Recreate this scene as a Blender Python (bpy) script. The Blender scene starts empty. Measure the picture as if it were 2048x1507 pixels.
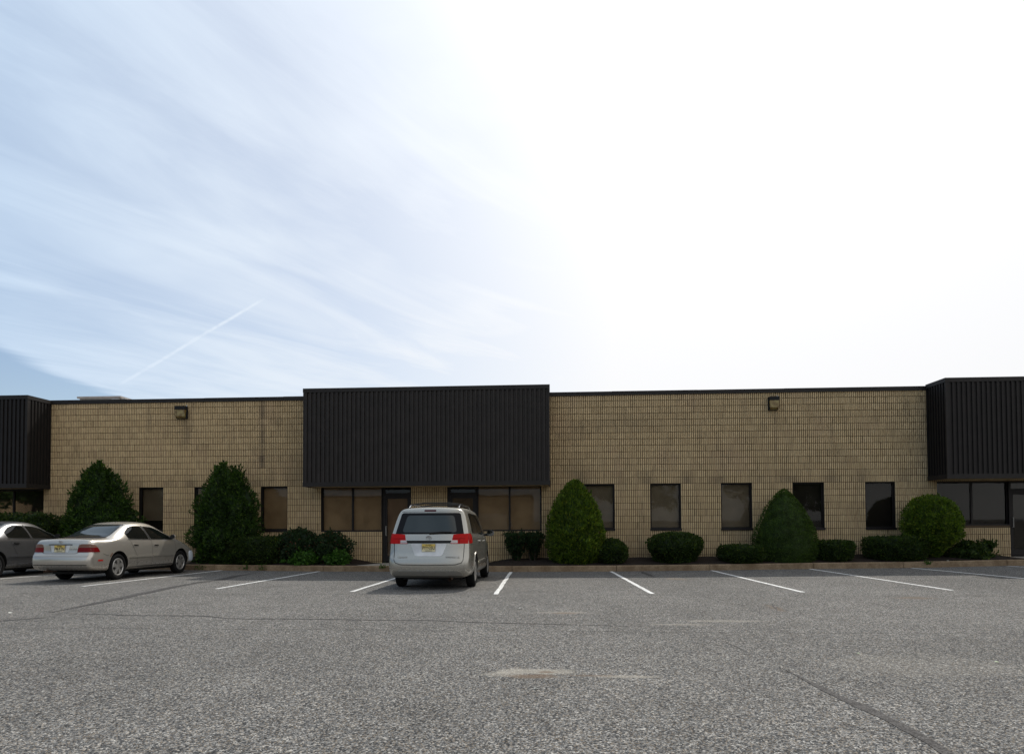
import bpy, bmesh, math, random
from math import sin, cos, tan, atan, radians, pi, sqrt
from mathutils import Vector, Matrix, noise
from mathutils.bvhtree import BVHTree
random.seed(7)
scene = bpy.context.scene
C = scene.collection

# ------------------------------------------------------------------ camera
F, PITCH, YAW, ROLL, EYE = 1258.0, radians(1.5), atan(.06), -.0044, 1.55
PPX, PPY = 1024.0, 1041 - F*tan(PITCH)
CM = Matrix.Rotation(YAW, 3, 'Z') @ Matrix.Rotation(pi/2+PITCH, 3, 'X') @ Matrix.Rotation(ROLL, 3, 'Z')
cam = bpy.data.cameras.new('camera'); camo = bpy.data.objects.new('camera', cam); C.objects.link(camo)
cam.sensor_width = 36; cam.lens = F/2048*36; cam.clip_start = .1; cam.clip_end = 3000
cam.shift_y = (PPY-753.5)/2048
camo.matrix_world = Matrix.Translation((0, 0, EYE)) @ CM.to_4x4()
scene.camera = camo
# ------------------------------------------------------------------ light
SUN_EL, SUN_AZ = radians(52), radians(18)
scene.view_settings.view_transform = 'Standard'; scene.view_settings.look = 'None'
scene.view_settings.gamma = 1; scene.view_settings.use_curve_mapping = False
scene.view_settings.exposure = 0.0
sun = bpy.data.lights.new('sun', 'SUN'); suno = bpy.data.objects.new('sun', sun); C.objects.link(suno)
sun.energy = 3.2; sun.angle = radians(.6); sun.color = (1, .95, .87)
SD = Vector((sin(SUN_AZ)*cos(SUN_EL), cos(SUN_AZ)*cos(SUN_EL), sin(SUN_EL)))
suno.rotation_euler = SD.to_track_quat('Z', 'Y').to_euler(); suno.location = (10, 10, 40)

def ray(px, py): return (CM @ Vector(((px-PPX)/F, -(py-PPY)/F, -1)))
def dirn(px, py): return ray(px, py).normalized()

class NT:
    def __init__(s, tree): s.t = tree; s.n = tree.nodes; s.l = tree.links
    def new(s, typ, **kw):
        n = s.n.new(typ)
        for k, v in kw.items():
            if k == 'inp':
                for kk, vv in v.items(): s.set(n.inputs[kk], vv)
            else: setattr(n, k, v)
        return n
    def set(s, sock, v):
        if isinstance(v, bpy.types.NodeSocket): s.l.new(v, sock)
        elif isinstance(v, bpy.types.Node): s.l.new(v.outputs[0], sock)
        else: sock.default_value = v
    def m(s, op, a, b=0.0, c=None, clamp=False):
        n = s.new('ShaderNodeMath', operation=op, use_clamp=clamp); s.set(n.inputs[0], a); s.set(n.inputs[1], b)
        if c is not None: s.set(n.inputs[2], c)
        return n.outputs[0]
    def v(s, op, a, b=(0, 0, 0)):
        n = s.new('ShaderNodeVectorMath', operation=op); s.set(n.inputs[0], a)
        if op == 'SCALE': s.set(n.inputs['Scale'], b)
        elif op not in ('LENGTH', 'NORMALIZE'): s.set(n.inputs[1], b)
        return n.outputs['Value'] if op in ('DOT_PRODUCT', 'LENGTH') else n.outputs['Vector']
    def mr(s, x, a, b, c=0.0, d=1.0, smooth=True):
        n = s.new('ShaderNodeMapRange', interpolation_type='SMOOTHSTEP' if smooth else 'LINEAR')
        s.set(n.inputs[0], x)
        for i, q in enumerate((a, b, c, d)): s.set(n.inputs[i+1], q)
        return n.outputs[0]
    def mix(s, f, a, b, mode='MIX'):
        n = s.new('ShaderNodeMix', data_type='RGBA', blend_type=mode)
        s.set(n.inputs[0], f); s.set(n.inputs[6], a); s.set(n.inputs[7], b); return n.outputs[2]
    def noise(s, vec, scale, detail=2, rough=.5, dist=0.0):
        n = s.new('ShaderNodeTexNoise'); s.set(n.inputs['Vector'], vec); s.set(n.inputs['Scale'], scale)
        s.set(n.inputs['Detail'], detail); s.set(n.inputs['Roughness'], rough); s.set(n.inputs['Distortion'], dist); return n.outputs[0]
    def xyz(s, vec): n = s.new('ShaderNodeSeparateXYZ'); s.set(n.inputs[0], vec); return n.outputs
    def comb(s, x, y, z): n = s.new('ShaderNodeCombineXYZ'); s.set(n.inputs[0], x); s.set(n.inputs[1], y); s.set(n.inputs[2], z); return n.outputs[0]

world = bpy.data.worlds.new('World'); scene.world = world; world.use_nodes = True
w = NT(world.node_tree); w.n.clear()
sky = w.new('ShaderNodeTexSky', sky_type='NISHITA', sun_disc=False, sun_elevation=SUN_EL, sun_rotation=SUN_AZ,
            altitude=50, air_density=1.0, dust_density=1.5, ozone_density=1.3)
D = w.new('ShaderNodeTexCoord').outputs['Generated']
Dn = w.v('NORMALIZE', D)
dz = w.xyz(Dn)
zz = w.m('MAXIMUM', dz[2], .04)
P = w.comb(w.m('DIVIDE', dz[0], zz), w.m('DIVIDE', dz[1], zz), 0)      # cloud deck seen in perspective
sa = radians(30)
rot = w.comb(w.m('MULTIPLY', w.v('DOT_PRODUCT', P, (cos(sa), -sin(sa), 0)), 1.5), w.m('MULTIPLY', w.v('DOT_PRODUCT', P, (sin(sa), cos(sa), 0)), .45), 0)
n1 = w.noise(rot, 1.25, 7, .58, .9)
n2 = w.noise(P, .55, 4, .55, .3)
cl = w.m('ADD', w.m('MULTIPLY', n1, .6), w.m('MULTIPLY', n2, .6))
cover = w.mr(cl, .40, .78, .44, .98)
sdot = w.v('DOT_PRODUCT', Dn, tuple(SD))
near = w.mr(sdot, .74, .97)                                              # thin veil scatters forward round the sun
right = w.mr(w.m('DIVIDE', dz[0], w.m('MAXIMUM', dz[1], .05)), -.92, .10, smooth=False)
veil = w.m('MAXIMUM', near, right)
cover = w.m('MAXIMUM', cover, w.m('MULTIPLY', veil, .97))
# clear wedge low on the left, under the cloud edge
nA = dirn(0, 700).cross(dirn(250, 806)).normalized()
edge = w.v('DOT_PRODUCT', Dn, tuple(nA))
wob = w.m('MULTIPLY', w.m('SUBTRACT', n1, .5), .03)
sgn = 1 if nA.dot(dirn(200, 300)) > 0 else -1
above = w.mr(w.m('ADD', w.m('MULTIPLY', edge, float(sgn)), wob), -.004, .012)
lowleft = w.m('MAXIMUM', above, w.mr(dz[0], -.56, -.44, .0, 1.0))
cover = w.m('MULTIPLY', cover, lowleft)
# contrail
def trail(a, b, wd, strength, cover):
    d1, d2 = dirn(*a), dirn(*b); n = d1.cross(d2).normalized(); mid = (d1+d2).normalized(); c = mid.dot(d1)
    dist = w.m('ABSOLUTE', w.m('ADD', w.v('DOT_PRODUCT', Dn, tuple(n)), w.m('MULTIPLY', w.m('SUBTRACT', w.noise(Dn, 28, 3), .5), wd*.9)))
    along = w.mr(w.v('DOT_PRODUCT', Dn, tuple(mid)), c-.002, c+.004)
    k = w.m('MULTIPLY', w.m('MULTIPLY', w.mr(dist, wd, 0.0), along), strength)
    k = w.m('MULTIPLY', k, w.mr(w.noise(Dn, 60, 3), .3, .6, .35, 1))
    return w.m('ADD', cover, k, clamp=True)
cover = trail((246, 765), (520, 602), .0032, .42, cover)
glow = w.m('POWER', w.m('MAXIMUM', sdot, 0.0), 7.0)
cb = w.m('ADD', 7.35, w.m('MULTIPLY', glow, 3.0))
cb = w.m('ADD', cb, w.m('MULTIPLY', right, .42))
ccol = w.v('SCALE', w.mix(right, (.73, .885, 1.07, 1), (1.0, 1.0, 1.01, 1)), cb)
fin = w.mix(cover, sky.outputs[0], ccol)
# below the horizon the photograph shows nothing of the sky
bg = w.new('ShaderNodeBackground', inp={'Color': fin, 'Strength': .12})
w.l.new(bg.outputs[0], w.new('ShaderNodeOutputWorld').inputs[0])

# ------------------------------------------------------------------ materials
MATS = {}
def mat(name, col=(.5, .5, .5), rough=.6, metal=0.0, spec=.5, coat=0.0, build=None):
    if name in MATS: return MATS[name]
    m = bpy.data.materials.new(name); m.use_nodes = True; MATS[name] = m
    t = NT(m.node_tree); b = t.n['Principled BSDF']
    b.inputs['Base Color'].default_value = (*col, 1); b.inputs['Roughness'].default_value = rough
    b.inputs['Metallic'].default_value = metal; b.inputs['Specular IOR Level'].default_value = spec
    b.inputs['Coat Weight'].default_value = coat; b.inputs['Coat Roughness'].default_value = .06
    if build: build(t, b)
    else:
        co = t.new('ShaderNodeTexCoord').outputs['Object']
        k = t.mr(t.noise(co, 3.1, 5, .6), .3, .7, .84, 1.12)
        t.set(b.inputs['Base Color'], t.v('SCALE', tuple(col), k))
    return m
def geo(t): return t.new('ShaderNodeNewGeometry').outputs['Position']
def bump(t, b, h, strength, dist):
    n = t.new('ShaderNodeBump', inp={'Height': h, 'Strength': strength, 'Distance': dist}); t.set(b.inputs['Normal'], n.outputs[0])

def W(px, py, Y): d = ray(px, py); k = Y/d.y; return Vector((d.x*k, Y, d.z*k+EYE))
ZC = [(-60, -.02), (-24, -.03), (-16, -.08), (-11.27, -.112), (-7.84, -.145), (-1.3, -.159), (2.02, -.141), (5.28, -.107), (8.43, -.057), (11.6, -.025), (14.5, .04), (20, .1), (60, .15)]
def zc(x):
    if x <= ZC[0][0]: return ZC[0][1]
    for (a, za), (b, zb) in zip(ZC, ZC[1:]):
        if x <= b: return za+(zb-za)*(x-a)/(b-a)
    return ZC[-1][1]
YC = 21.1                                                                # face of the kerb
def zg(x, y): return zc(x)*min(1, max(0, (y-13)/(YC-13)))
def G(px, py):                                                           # point of the pavement
    d = ray(px, py); z = 0.0
    for _ in range(25):
        k = (z-EYE)/d.z; p = d*k; z = zg(p.x, p.y)
    return Vector((p.x, p.y, z))

def asphalt(t, b):
    p = geo(t)
    v1 = t.new('ShaderNodeTexVoronoi', inp={'Vector': p, 'Scale': 108.0}); v2 = t.new('ShaderNodeTexVoronoi', inp={'Vector': p, 'Scale': 60.0})
    c1 = t.xyz(v1.outputs['Color'])[0]; c2 = t.xyz(v2.outputs['Color'])[1]
    f = t.m('ADD', t.m('MULTIPLY', c1, .48), t.m('MULTIPLY', c2, .42)); f = t.m('ADD', f, t.m('MULTIPLY', t.noise(p, 14, 3, .7), .16))
    r = t.new('ShaderNodeValToRGB'); t.set(r.inputs[0], f); e = r.color_ramp.elements
    e[0].position = .18; e[0].color = (.014, .014, .014, 1); e[1].position = .92; e[1].color = (.46, .44, .40, 1)
    for pos, c in ((.42, (.044, .0445, .045, 1)), (.58, (.102, .102, .101, 1)), (.76, (.225, .22, .208, 1))):
        q = e.new(pos); q.color = c
    col = r.outputs[0]
    warm = t.mr(t.xyz(v1.outputs['Color'])[2], .86, .9)
    col = t.mix(t.m('MULTIPLY', warm, .5), col, (.28, .22, .15, 1))
    big = t.m('ADD', t.m('MULTIPLY', t.noise(p, .22, 4, .6), .6), t.m('MULTIPLY', t.noise(p, 1.4, 4, .6), .4))
    col = t.v('SCALE', col, t.mr(big, .3, .7, .80, 1.16))
    # cold joints of the paving, two faint lines along the row
    x, y, z = t.xyz(p)
    for y0 in (13.22, 8.9):
        dd = t.m('ABSOLUTE', t.m('SUBTRACT', t.m('ADD', y, t.m('MULTIPLY', t.m('SUBTRACT', t.noise(p, .6, 3), .5), .25)), y0))
        col = t.v('SCALE', col, t.mr(dd, .0, .035, .62, 1.0))
    # sandy washes and brown dirt with a shape of their own
    def stain(px, py, sx, sy, c, amt, col):
        q = G(px, py); d = t.v('MULTIPLY', t.v('SUBTRACT', p, tuple(q)), (1/sx, 1/sy, 0))
        L = t.m('ADD', t.v('LENGTH', d), t.m('MULTIPLY', t.m('SUBTRACT', t.noise(p, 3.5, 5, .65), .5), 1.5))
        k = t.m('MULTIPLY', t.mr(L, 1.05, .45), amt)
        k = t.m('MULTIPLY', k, t.mr(t.noise(p, 60, 2), .35, .6, .55, 1))
        return t.mix(k, col, c)
    sand = (.37, .34, .285, 1); brown = (.13, .088, .055, 1)
    for a in ((1075, 1342, .52, .15, sand, .58), (1010, 1347, .28, .13, sand, .4), (1260, 1352, .40, .07, sand, .5), (1065, 1351, .30, .12, brown, .8), (1092, 1343, .11, .05, brown, .8),
              (1180, 1350, .30, .05, brown, .5), (1125, 1224, .62, .16, sand, .32), (1130, 1225, .26, .12, brown, .6), (1826, 1195, .45, .22, brown, .6),
              (1450, 1241, .8, .12, sand, .36), (1370, 1248, .6, .08, sand, .36), (1550, 1215, .12, .5, brown, .5), (1353, 1157, .35, .5, (.2, .15, .1, 1), .35),
              (1850, 1330, 1.2, .7, sand, .12)):
        col = stain(*a, col)
    t.set(b.inputs['Base Color'], col)
    bump(t, b, t.m('ADD', t.m('MULTIPLY', v1.outputs['Distance'], -1.0), t.m('MULTIPLY', v2.outputs['Distance'], -.6)), .55, .006)
ASPH = mat('asphalt', rough=.93, spec=.25, build=asphalt)

def blockwall(t, b):
    p = geo(t); a = t.new('ShaderNodeAttribute', attribute_name='tone'); c = t.xyz(a.outputs['Color'])
    f = t.m('ADD', t.m('MULTIPLY', c[0], .62), t.m('MULTIPLY', t.noise(p, 45, 4, .75), .55))
    col = t.mix(t.m('SUBTRACT', f, .1, clamp=True), (.47, .345, .19, 1), (.70, .535, .31, 1))
    pink = t.mr(t.noise(p, .7, 3), .5, .7)
    col = t.mix(t.m('MULTIPLY', pink, .35), col, (.54, .385, .245, 1))
    grime = t.m('ADD', t.m('MULTIPLY', c[1], .8), t.m('MULTIPLY', t.mr(t.noise(t.v('MULTIPLY', p, (2.2, 1, .5)), 1.3, 5, .7), .50, .8), .38), clamp=True)
    col = t.mix(grime, col, (.10, .08, .062, 1))
    col = t.mix(c[2], col, (.085, .060, .036, 1))
    t.set(b.inputs['Base Color'], col)
    bump(t, b, t.noise(p, 70, 4, .7), .8, .012)
BLOCK = mat('split_face_block', rough=.95, spec=.2, build=blockwall)
MORTAR = mat('mortar', (.12, .085, .05), .95, spec=.1)
CONC = mat('old_concrete', (.33, .30, .26), .9, spec=.2)
def curbmat(t, b):
    p = geo(t); k = t.mr(t.noise(p, 2.5, 6, .7), .3, .7); k2 = t.mr(t.noise(p, 30, 4, .7), .3, .7, .8, 1.2)
    top = t.xyz(t.new('ShaderNodeNewGeometry').outputs['Normal'])[2]
    col = t.mix(k, (.145, .098, .058, 1), (.26, .19, .12, 1))
    t.set(b.inputs['Base Color'], t.v('SCALE', col, k2)); bump(t, b, t.noise(p, 60, 3), .4, .006)
CURB = mat('curb_concrete', rough=.92, spec=.2, build=curbmat)
def mulchm(t, b):
    p = geo(t); v = t.new('ShaderNodeTexVoronoi', inp={'Vector': t.v('MULTIPLY', p, (1, 1.6, 1)), 'Scale': 38.0})
    col = t.mix(t.xyz(v.outputs['Color'])[0], (.010, .008, .007, 1), (.045, .032, .024, 1))
    t.set(b.inputs['Base Color'], col); bump(t, b, v.outputs['Distance'], .9, .03)
MULCH = mat('mulch', rough=.95, spec=.2, build=mulchm)
def paint_line(t, b):
    p = geo(t); k = t.mr(t.noise(p, 22, 4, .75), .38, .52)
    v = t.xyz(t.new('ShaderNodeTexVoronoi', inp={'Vector': p, 'Scale': 70.0}).outputs['Color'])[0]
    k = t.m('MULTIPLY', k, t.mr(v, .05, .18))
    t.set(b.inputs['Base Color'], t.mix(t.mr(k, 0, 1, .25, 1), (.17, .165, .155, 1), (.74, .74, .72, 1)))
LINE = mat('worn_white_paint', rough=.8, spec=.2, build=paint_line)
def sealm(t, b):
    p = geo(t); k = t.noise(p, 9, 5, .8); v = t.xyz(t.new('ShaderNodeTexVoronoi', inp={'Vector': p, 'Scale': 90.0}).outputs['Color'])[0]
    k = t.m('ADD', t.m('MULTIPLY', k, .75), t.m('MULTIPLY', v, .35))
    t.set(b.inputs['Base Color'], t.mix(t.mr(k, .40, .78), (.018, .016, .0155, 1), (.095, .09, .086, 1)))
SEAL = mat('crack_sealant', rough=.8, spec=.3, build=sealm)
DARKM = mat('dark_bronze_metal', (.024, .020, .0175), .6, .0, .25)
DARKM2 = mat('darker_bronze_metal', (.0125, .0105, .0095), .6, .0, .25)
TRIM = mat('dark_bronze_trim', (.017, .0145, .013), .6, .0, .25)
SOFF = mat('soffit', (.50, .38, .21), .8)
FRAME = mat('bronze_window_frame', (.011, .009, .008), .55, 0, .25)
def glassm(name, tint, refl):
    m = bpy.data.materials.new(name); m.use_nodes = True; MATS[name] = m
    t = NT(m.node_tree); t.n.clear()
    tr = t.new('ShaderNodeBsdfTransparent', inp={'Color': (*tint, 1)}); gl = t.new('ShaderNodeBsdfGlossy', inp={'Roughness': .015, 'Color': (.9, .93, .95, 1)})
    p = geo(t); bp = t.new('ShaderNodeBump', inp={'Height': t.noise(p, .9, 2), 'Strength': .02, 'Distance': .05}); t.l.new(bp.outputs[0], gl.inputs['Normal'])
    fr = t.new('ShaderNodeFresnel', inp={'IOR': 1.5})
    mx = t.new('ShaderNodeMixShader'); t.set(mx.inputs[0], t.m('MULTIPLY', fr.outputs[0], refl, clamp=True)); t.l.new(tr.outputs[0], mx.inputs[1]); t.l.new(gl.outputs[0], mx.inputs[2])
    t.l.new(mx.outputs[0], t.new('ShaderNodeOutputMaterial').inputs[0]); return m
WGLASS = glassm('window_glass', (.80, .77, .72), .32)
def blindm(name, c1, sc=55):
    def f(t, b):
        p = geo(t); z = t.xyz(p)[2]; k = t.m('SINE', t.m('MULTIPLY', z, 2*pi*sc/1.6))
        t.set(b.inputs['Base Color'], t.v('SCALE', c1, t.m('MULTIPLY', t.mr(k, -1, 1, .8, 1.1), t.mr(t.noise(p, 1.3, 3), .3, .7, .85, 1.15))))
    return mat(name, c1, .8, build=f)
TANB = blindm('tan_blind', (.42, .32, .21)); GREYB = blindm('grey_blind', (.26, .235, .19)); DARKB = blindm('dark_interior', (.012, .012, .013)); PINKB = blindm('muted_door_shade', (.23, .165, .13))  # DARKB sheets are no blinds: the unlit room's darkness is put into their colour
def foliage(name, c1, c2, c3):
    def f(t, b):
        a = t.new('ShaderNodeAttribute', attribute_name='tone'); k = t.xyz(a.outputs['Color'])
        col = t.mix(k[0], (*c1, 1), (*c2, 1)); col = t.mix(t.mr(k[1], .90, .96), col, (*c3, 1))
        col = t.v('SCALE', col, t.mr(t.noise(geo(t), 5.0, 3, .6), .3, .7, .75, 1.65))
        t.set(b.inputs['Base Color'], col); b.inputs['Transmission Weight'].default_value = 0
        tl = t.new('ShaderNodeBsdfTranslucent'); t.set(tl.inputs[0], t.v('MULTIPLY', col, (1.3, 1.5, .5)))
        mx = t.new('ShaderNodeMixShader'); mx.inputs[0].default_value = .3
        t.l.new(b.outputs[0], mx.inputs[1]); t.l.new(tl.outputs[0], mx.inputs[2]); t.l.new(mx.outputs[0], t.n['Material Output'].inputs[0])
    return mat(name, c1, .6, spec=.25, build=f)
YEW = foliage('yew_leaf', (.009, .021, .004), (.031, .054, .007), (.060, .078, .009))
ARB = foliage('arborvitae_leaf', (.024, .050, .005), (.090, .135, .010), (.15, .17, .016))
JUN = foliage('juniper_leaf', (.009, .024, .004), (.034, .068, .008), (.06, .10, .012))
SPR = foliage('spruce_leaf', (.021, .042, .006), (.046, .080, .011), (.065, .10, .015))
SHR = foliage('dark_shrub_leaf', (.008, .020, .007), (.020, .042, .011), (.07, .03, .016))
WEED = foliage('weed_leaf', (.018, .052, .007), (.042, .105, .012), (.06, .13, .015))
TREE = foliage('tree_leaf', (.02, .05, .012), (.05, .09, .02), (.07, .12, .03))
BARK = mat('bark', (.06, .045, .035), .95)

# ------------------------------------------------------------------ object helpers
def tag(o, label=None, cat=None, group=None, kind=None):
    if label: o['label'] = label
    if cat: o['category'] = cat
    if group: o['group'] = group
    if kind: o['kind'] = kind
    return o
def empty(name, loc=(0, 0, 0), rz=0.0):
    o = bpy.data.objects.new(name, None); C.objects.link(o); o.location = loc; o.rotation_euler.z = rz; o.empty_display_size = .2; return o
def link(name, me, parent=None):
    o = bpy.data.objects.new(name, me); C.objects.link(o)
    if parent: o.parent = parent
    return o
def finish(name, bm, m, parent=None, smooth=False, ang=35):
    me = bpy.data.meshes.new(name); bm.to_mesh(me); bm.free()
    for x in (m if isinstance(m, (list, tuple)) else [m]): me.materials.append(x)
    if smooth:
        me.polygons.foreach_set('use_smooth', [True]*len(me.polygons)); me.set_sharp_from_angle(angle=radians(ang))
    return link(name, me, parent)
def box(bm, x0, x1, y0, y1, z0, z1, mi=0, bev=0.0):
    vs = [bm.verts.new((x, y, z)) for x in (x0, x1) for y in (y0, y1) for z in (z0, z1)]
    fs = [bm.faces.new([vs[i] for i in q]) for q in ((0, 1, 3, 2), (4, 6, 7, 5), (0, 4, 5, 1), (2, 3, 7, 6), (0, 2, 6, 4), (1, 5, 7, 3))]
    for f in fs: f.material_index = mi
    if bev:
        es = {e for f in fs for e in f.edges}
        r = bmesh.ops.bevel(bm, geom=list(es), offset=bev, segments=2, affect='EDGES', profile=.6)
        for f in r['faces']: f.material_index = mi
def boxo(name, x0, x1, y0, y1, z0, z1, m, parent=None, bev=0.0):
    bm = bmesh.new(); box(bm, x0, x1, y0, y1, z0, z1, 0, bev); return finish(name, bm, m, parent)
def tube(bm, pts, r, seg=8, r1=None, cap=True):
    pts = [Vector(p) for p in pts]; rings = []; n = len(pts)
    for i, p in enumerate(pts):
        d = (pts[min(i+1, n-1)]-pts[max(i-1, 0)]).normalized(); u = d.orthogonal().normalized(); v = d.cross(u)
        if rings:
            u = (pu - d*pu.dot(d)).normalized(); v = d.cross(u)
        pu = u; rr = r if r1 is None else r+(r1-r)*i/(n-1)
        rings.append([bm.verts.new(p+(u*cos(a)+v*sin(a))*rr) for a in [2*pi*k/seg for k in range(seg)]])
    for A, B in zip(rings, rings[1:]):
        for k in range(seg): bm.faces.new((A[k], A[(k+1) % seg], B[(k+1) % seg], B[k]))
    if cap: bm.faces.new(rings[0][::-1]); bm.faces.new(rings[-1])
def lathe(bm, prof, axis='X', seg=32, mi=0, close=False):
    rings = []
    for (r, a) in prof:
        ring = []
        for k in range(seg):
            t = 2*pi*k/seg; c, s = r*cos(t), r*sin(t)
            ring.append(bm.verts.new((a, c, s) if axis == 'X' else (c, s, a)))
        rings.append(ring)
    for A, B in zip(rings, rings[1:]):
        for k in range(seg):
            f = bm.faces.new((A[k], A[(k+1) % seg], B[(k+1) % seg], B[k])); f.material_index = mi
    if close:
        for R in (rings[0], rings[-1]): bm.faces.new(R).material_index = mi
def text(name, s, size, m, parent, loc, rot, ext=.0015, sx=1.0):
    cu = bpy.data.curves.new(name, 'FONT'); cu.body = s; cu.size = size; cu.extrude = ext; cu.align_x = 'CENTER'; cu.align_y = 'CENTER'; cu.offset = size*.012
    tmp = bpy.data.objects.new(name, cu); C.objects.link(tmp)
    me = bpy.data.meshes.new_from_object(tmp.evaluated_get(bpy.context.evaluated_depsgraph_get()))
    bpy.data.objects.remove(tmp); bpy.data.curves.remove(cu)
    me.materials.clear(); me.materials.append(m); o = link(name, me, parent); o.location = loc; o.rotation_euler = rot; o.scale = (sx, 1, 1); return o

# ------------------------------------------------------------------ ground
def ground():
    bm = bmesh.new()
    xs = [-900, -300, -100, -60, -40]+[-30+.5*i for i in range(121)]+[40, 60, 100, 300, 900]
    ys = [-900, -300, -100, -40, -10, 0, 4, 8, 11, 13]+[13.4+(YC-13.4)*i/16 for i in range(17)]+[23.2, 60, 150, 400, 900]
    g = [[bm.verts.new((x, y, zg(x, y) if y <= YC+.01 else zg(x, y)-.02)) for x in xs] for y in ys]
    for j in range(len(ys)-1):
        for i in range(len(xs)-1): bm.faces.new((g[j][i], g[j][i+1], g[j+1][i+1], g[j+1][i]))
    tag(finish('ground', bm, ASPH), kind='structure')
ground()
def strip(name, pts, wd, m, lift=.006, jitter=0.0, kind='structure', taper=False):
    """a flat strip laid on the pavement along points"""
    P_ = []
    for a, b in zip(pts, pts[1:]):
        n = max(2, int((b-a).length/.22))
        P_ += [a.lerp(b, i/n) for i in range(n)]
    P_.append(pts[-1]); bm = bmesh.new(); row = []
    for i, p in enumerate(P_):
        d = P_[min(i+1, len(P_)-1)]-P_[max(i-1, 0)]; d.z = 0; d.normalize(); s = Vector((d.y, -d.x, 0)); ww = wd*.5
        if jitter: ww *= 1+jitter*noise.noise(p*2.3)*1.6; p = p+s*noise.noise(p*1.1+Vector((5, 0, 0)))*jitter*.12
        if taper: k = min(i, len(P_)-1-i)/6; ww *= min(1, .15+k)
        q = []
        for e in (-1, 1):
            v = p+s*ww*e; q.append(bm.verts.new((v.x, v.y, zg(v.x, v.y)+lift)))
        row.append(q)
    for A, B in zip(row, row[1:]): bm.faces.new((A[0], A[1], B[1], B[0]))
    return tag(finish(name, bm, m), kind=kind)
lines = [((165, 1172), (445, 1140)), ((433, 1177), (640, 1142)), ((703, 1183), (833, 1142.6)), ((992, 1188), (1022, 1143)), ((1305, 1187), (1222, 1142)),
         ((1607, 1184), (1422, 1140)), ((1905, 1180), (1618, 1137)), ((2210, 1172), (1820, 1135)), ((2500, 1165), (2010, 1131)), ((-120, 1166), (262, 1137.5)), ((-420, 1160), (80, 1135))]
for a, b in lines:
    A, B = G(*a), G(*b); B = A.lerp(B, (YC-.06-A.y)/(B.y-A.y)); strip('parking_line', [A, B], .105, LINE, jitter=.12)
def pl(*p): return [G(*q) for q in p]
strip('crack_sealant', pl((-90, 1250), (0, 1241.6), (58, 1237), (113, 1233)), .10, SEAL, .004, .5, taper=True)
strip('crack_sealant', pl((99, 1224.5), (161, 1212.5), (219, 1200.6), (284, 1187), (349, 1173), (393, 1164.7), (437, 1159.5), (472, 1151.7), (513, 1145)), .20, SEAL, .005, .45, taper=True)
strip('crack_sealant', pl((113, 1226), (191, 1228), (308, 1230), (410, 1231), (455, 1236.5), (533, 1237), (700, 1238.5), (900, 1241.5), (1046, 1246), (1164, 1250), (1281, 1252), (1398, 1254.7)), .035, SEAL, .004, .7, taper=True)
strip('crack_sealant', pl((1441, 1281), (1476, 1292), (1500, 1306)), .03, SEAL, .004, .7, taper=True)
strip('crack_sealant', pl((1564, 1340), (1621, 1366), (1669, 1387), (1716, 1408), (1764, 1433), (1811, 1458), (1859, 1484), (1894, 1507), (2000, 1570), (2150, 1640)), .10, SEAL, .004, .6, taper=True)
strip('crack_sealant', pl((1284, 1142), (1290, 1146), (1300, 1149), (1310, 1153)), .17, SEAL, .005, .8, taper=True)
strip('crack_sealant', pl((1542, 1200), (1555, 1216), (1555, 1228)), .05, SEAL, .004, .8, taper=True)

def curb():
    J = [W(x, 1138, YC).x for x in (-260, -40, 205, 428, 646, 835, 1024, 1233, 1420, 1627, 1807, 2015, 2230, 2440)]
    J = [-60, -45, -30]+J+[32, 45, 60]
    for a, b in zip(J, J[1:]):
        bm = bmesh.new(); a += .009; b -= .009; n = max(2, int((b-a)/.8)); rows = []
        for i in range(n+1):
            x = a+(b-a)*i/n; z = zc(x)
            rows.append([bm.verts.new((x, y, zz_)) for y, zz_ in ((YC, z-.1), (YC+.012, z+.165), (YC+.03, z+.188), (YC+.15, z+.192), (YC+.15, z-.1))])
        for A, B in zip(rows, rows[1:]):
            for k in range(4): bm.faces.new((A[k], B[k], B[k+1], A[k+1]))
        bm.faces.new(rows[0]); bm.faces.new(rows[-1][::-1]); bmesh.ops.recalc_face_normals(bm, faces=bm.faces)
        tag(finish('curb', bm, CURB), kind='structure')
curb()
YW = 22.9
WALKS = [(-24.5, -21.9), (-6.25, -2.55), (16.0, 19.6)]
def bedh(x, y):
    k = 1.0
    for a, b in WALKS:
        d = max(a-x, x-b, 0)
        k = min(k, max(0, min(1, d/1.3)))
    k = k*k*(3-2*k); v = (y-YC-.15)/(YW-YC-.15)
    return zc(x)+.17+k*(.02+.16*v*(1.6-.6*v))+.028*noise.noise(Vector((x*1.7, y*1.7, 0)))*k+.014*noise.noise(Vector((x*9, y*9, 3)))*k
def beds():
    for a, b in ((-60, -24.5), (-21.9, -6.25), (-2.55, 16.0), (19.6, 60)):
        bm = bmesh.new(); n = int((b-a)/.11); g = []
        for j in range(15):
            y = YC+.145+(YW+.05-YC-.145)*j/14; g.append([bm.verts.new((a+(b-a)*i/n, y, bedh(a+(b-a)*i/n, y))) for i in range(n+1)])
        for j in range(14):
            for i in range(n): bm.faces.new((g[j][i], g[j][i+1], g[j+1][i+1], g[j+1][i]))
        tag(finish('mulch_bed', bm, MULCH, smooth=True), 'dark brown shredded mulch heaped in the bed along the wall', 'mulch', kind='structure')
    for a, b in WALKS:
        bm = bmesh.new(); m = (a+b)/2
        vs = [bm.verts.new(p) for p in ((a-.4, YC+.15, zc(a)+.188), (b+.4, YC+.15, zc(b)+.188), (b+.4, YW+.3, zc(b)+.165), (a-.4, YW+.3, zc(a)+.165))]
        bm.faces.new(vs); tag(finish('path', bm, CONC), kind='structure')
beds()

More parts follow.
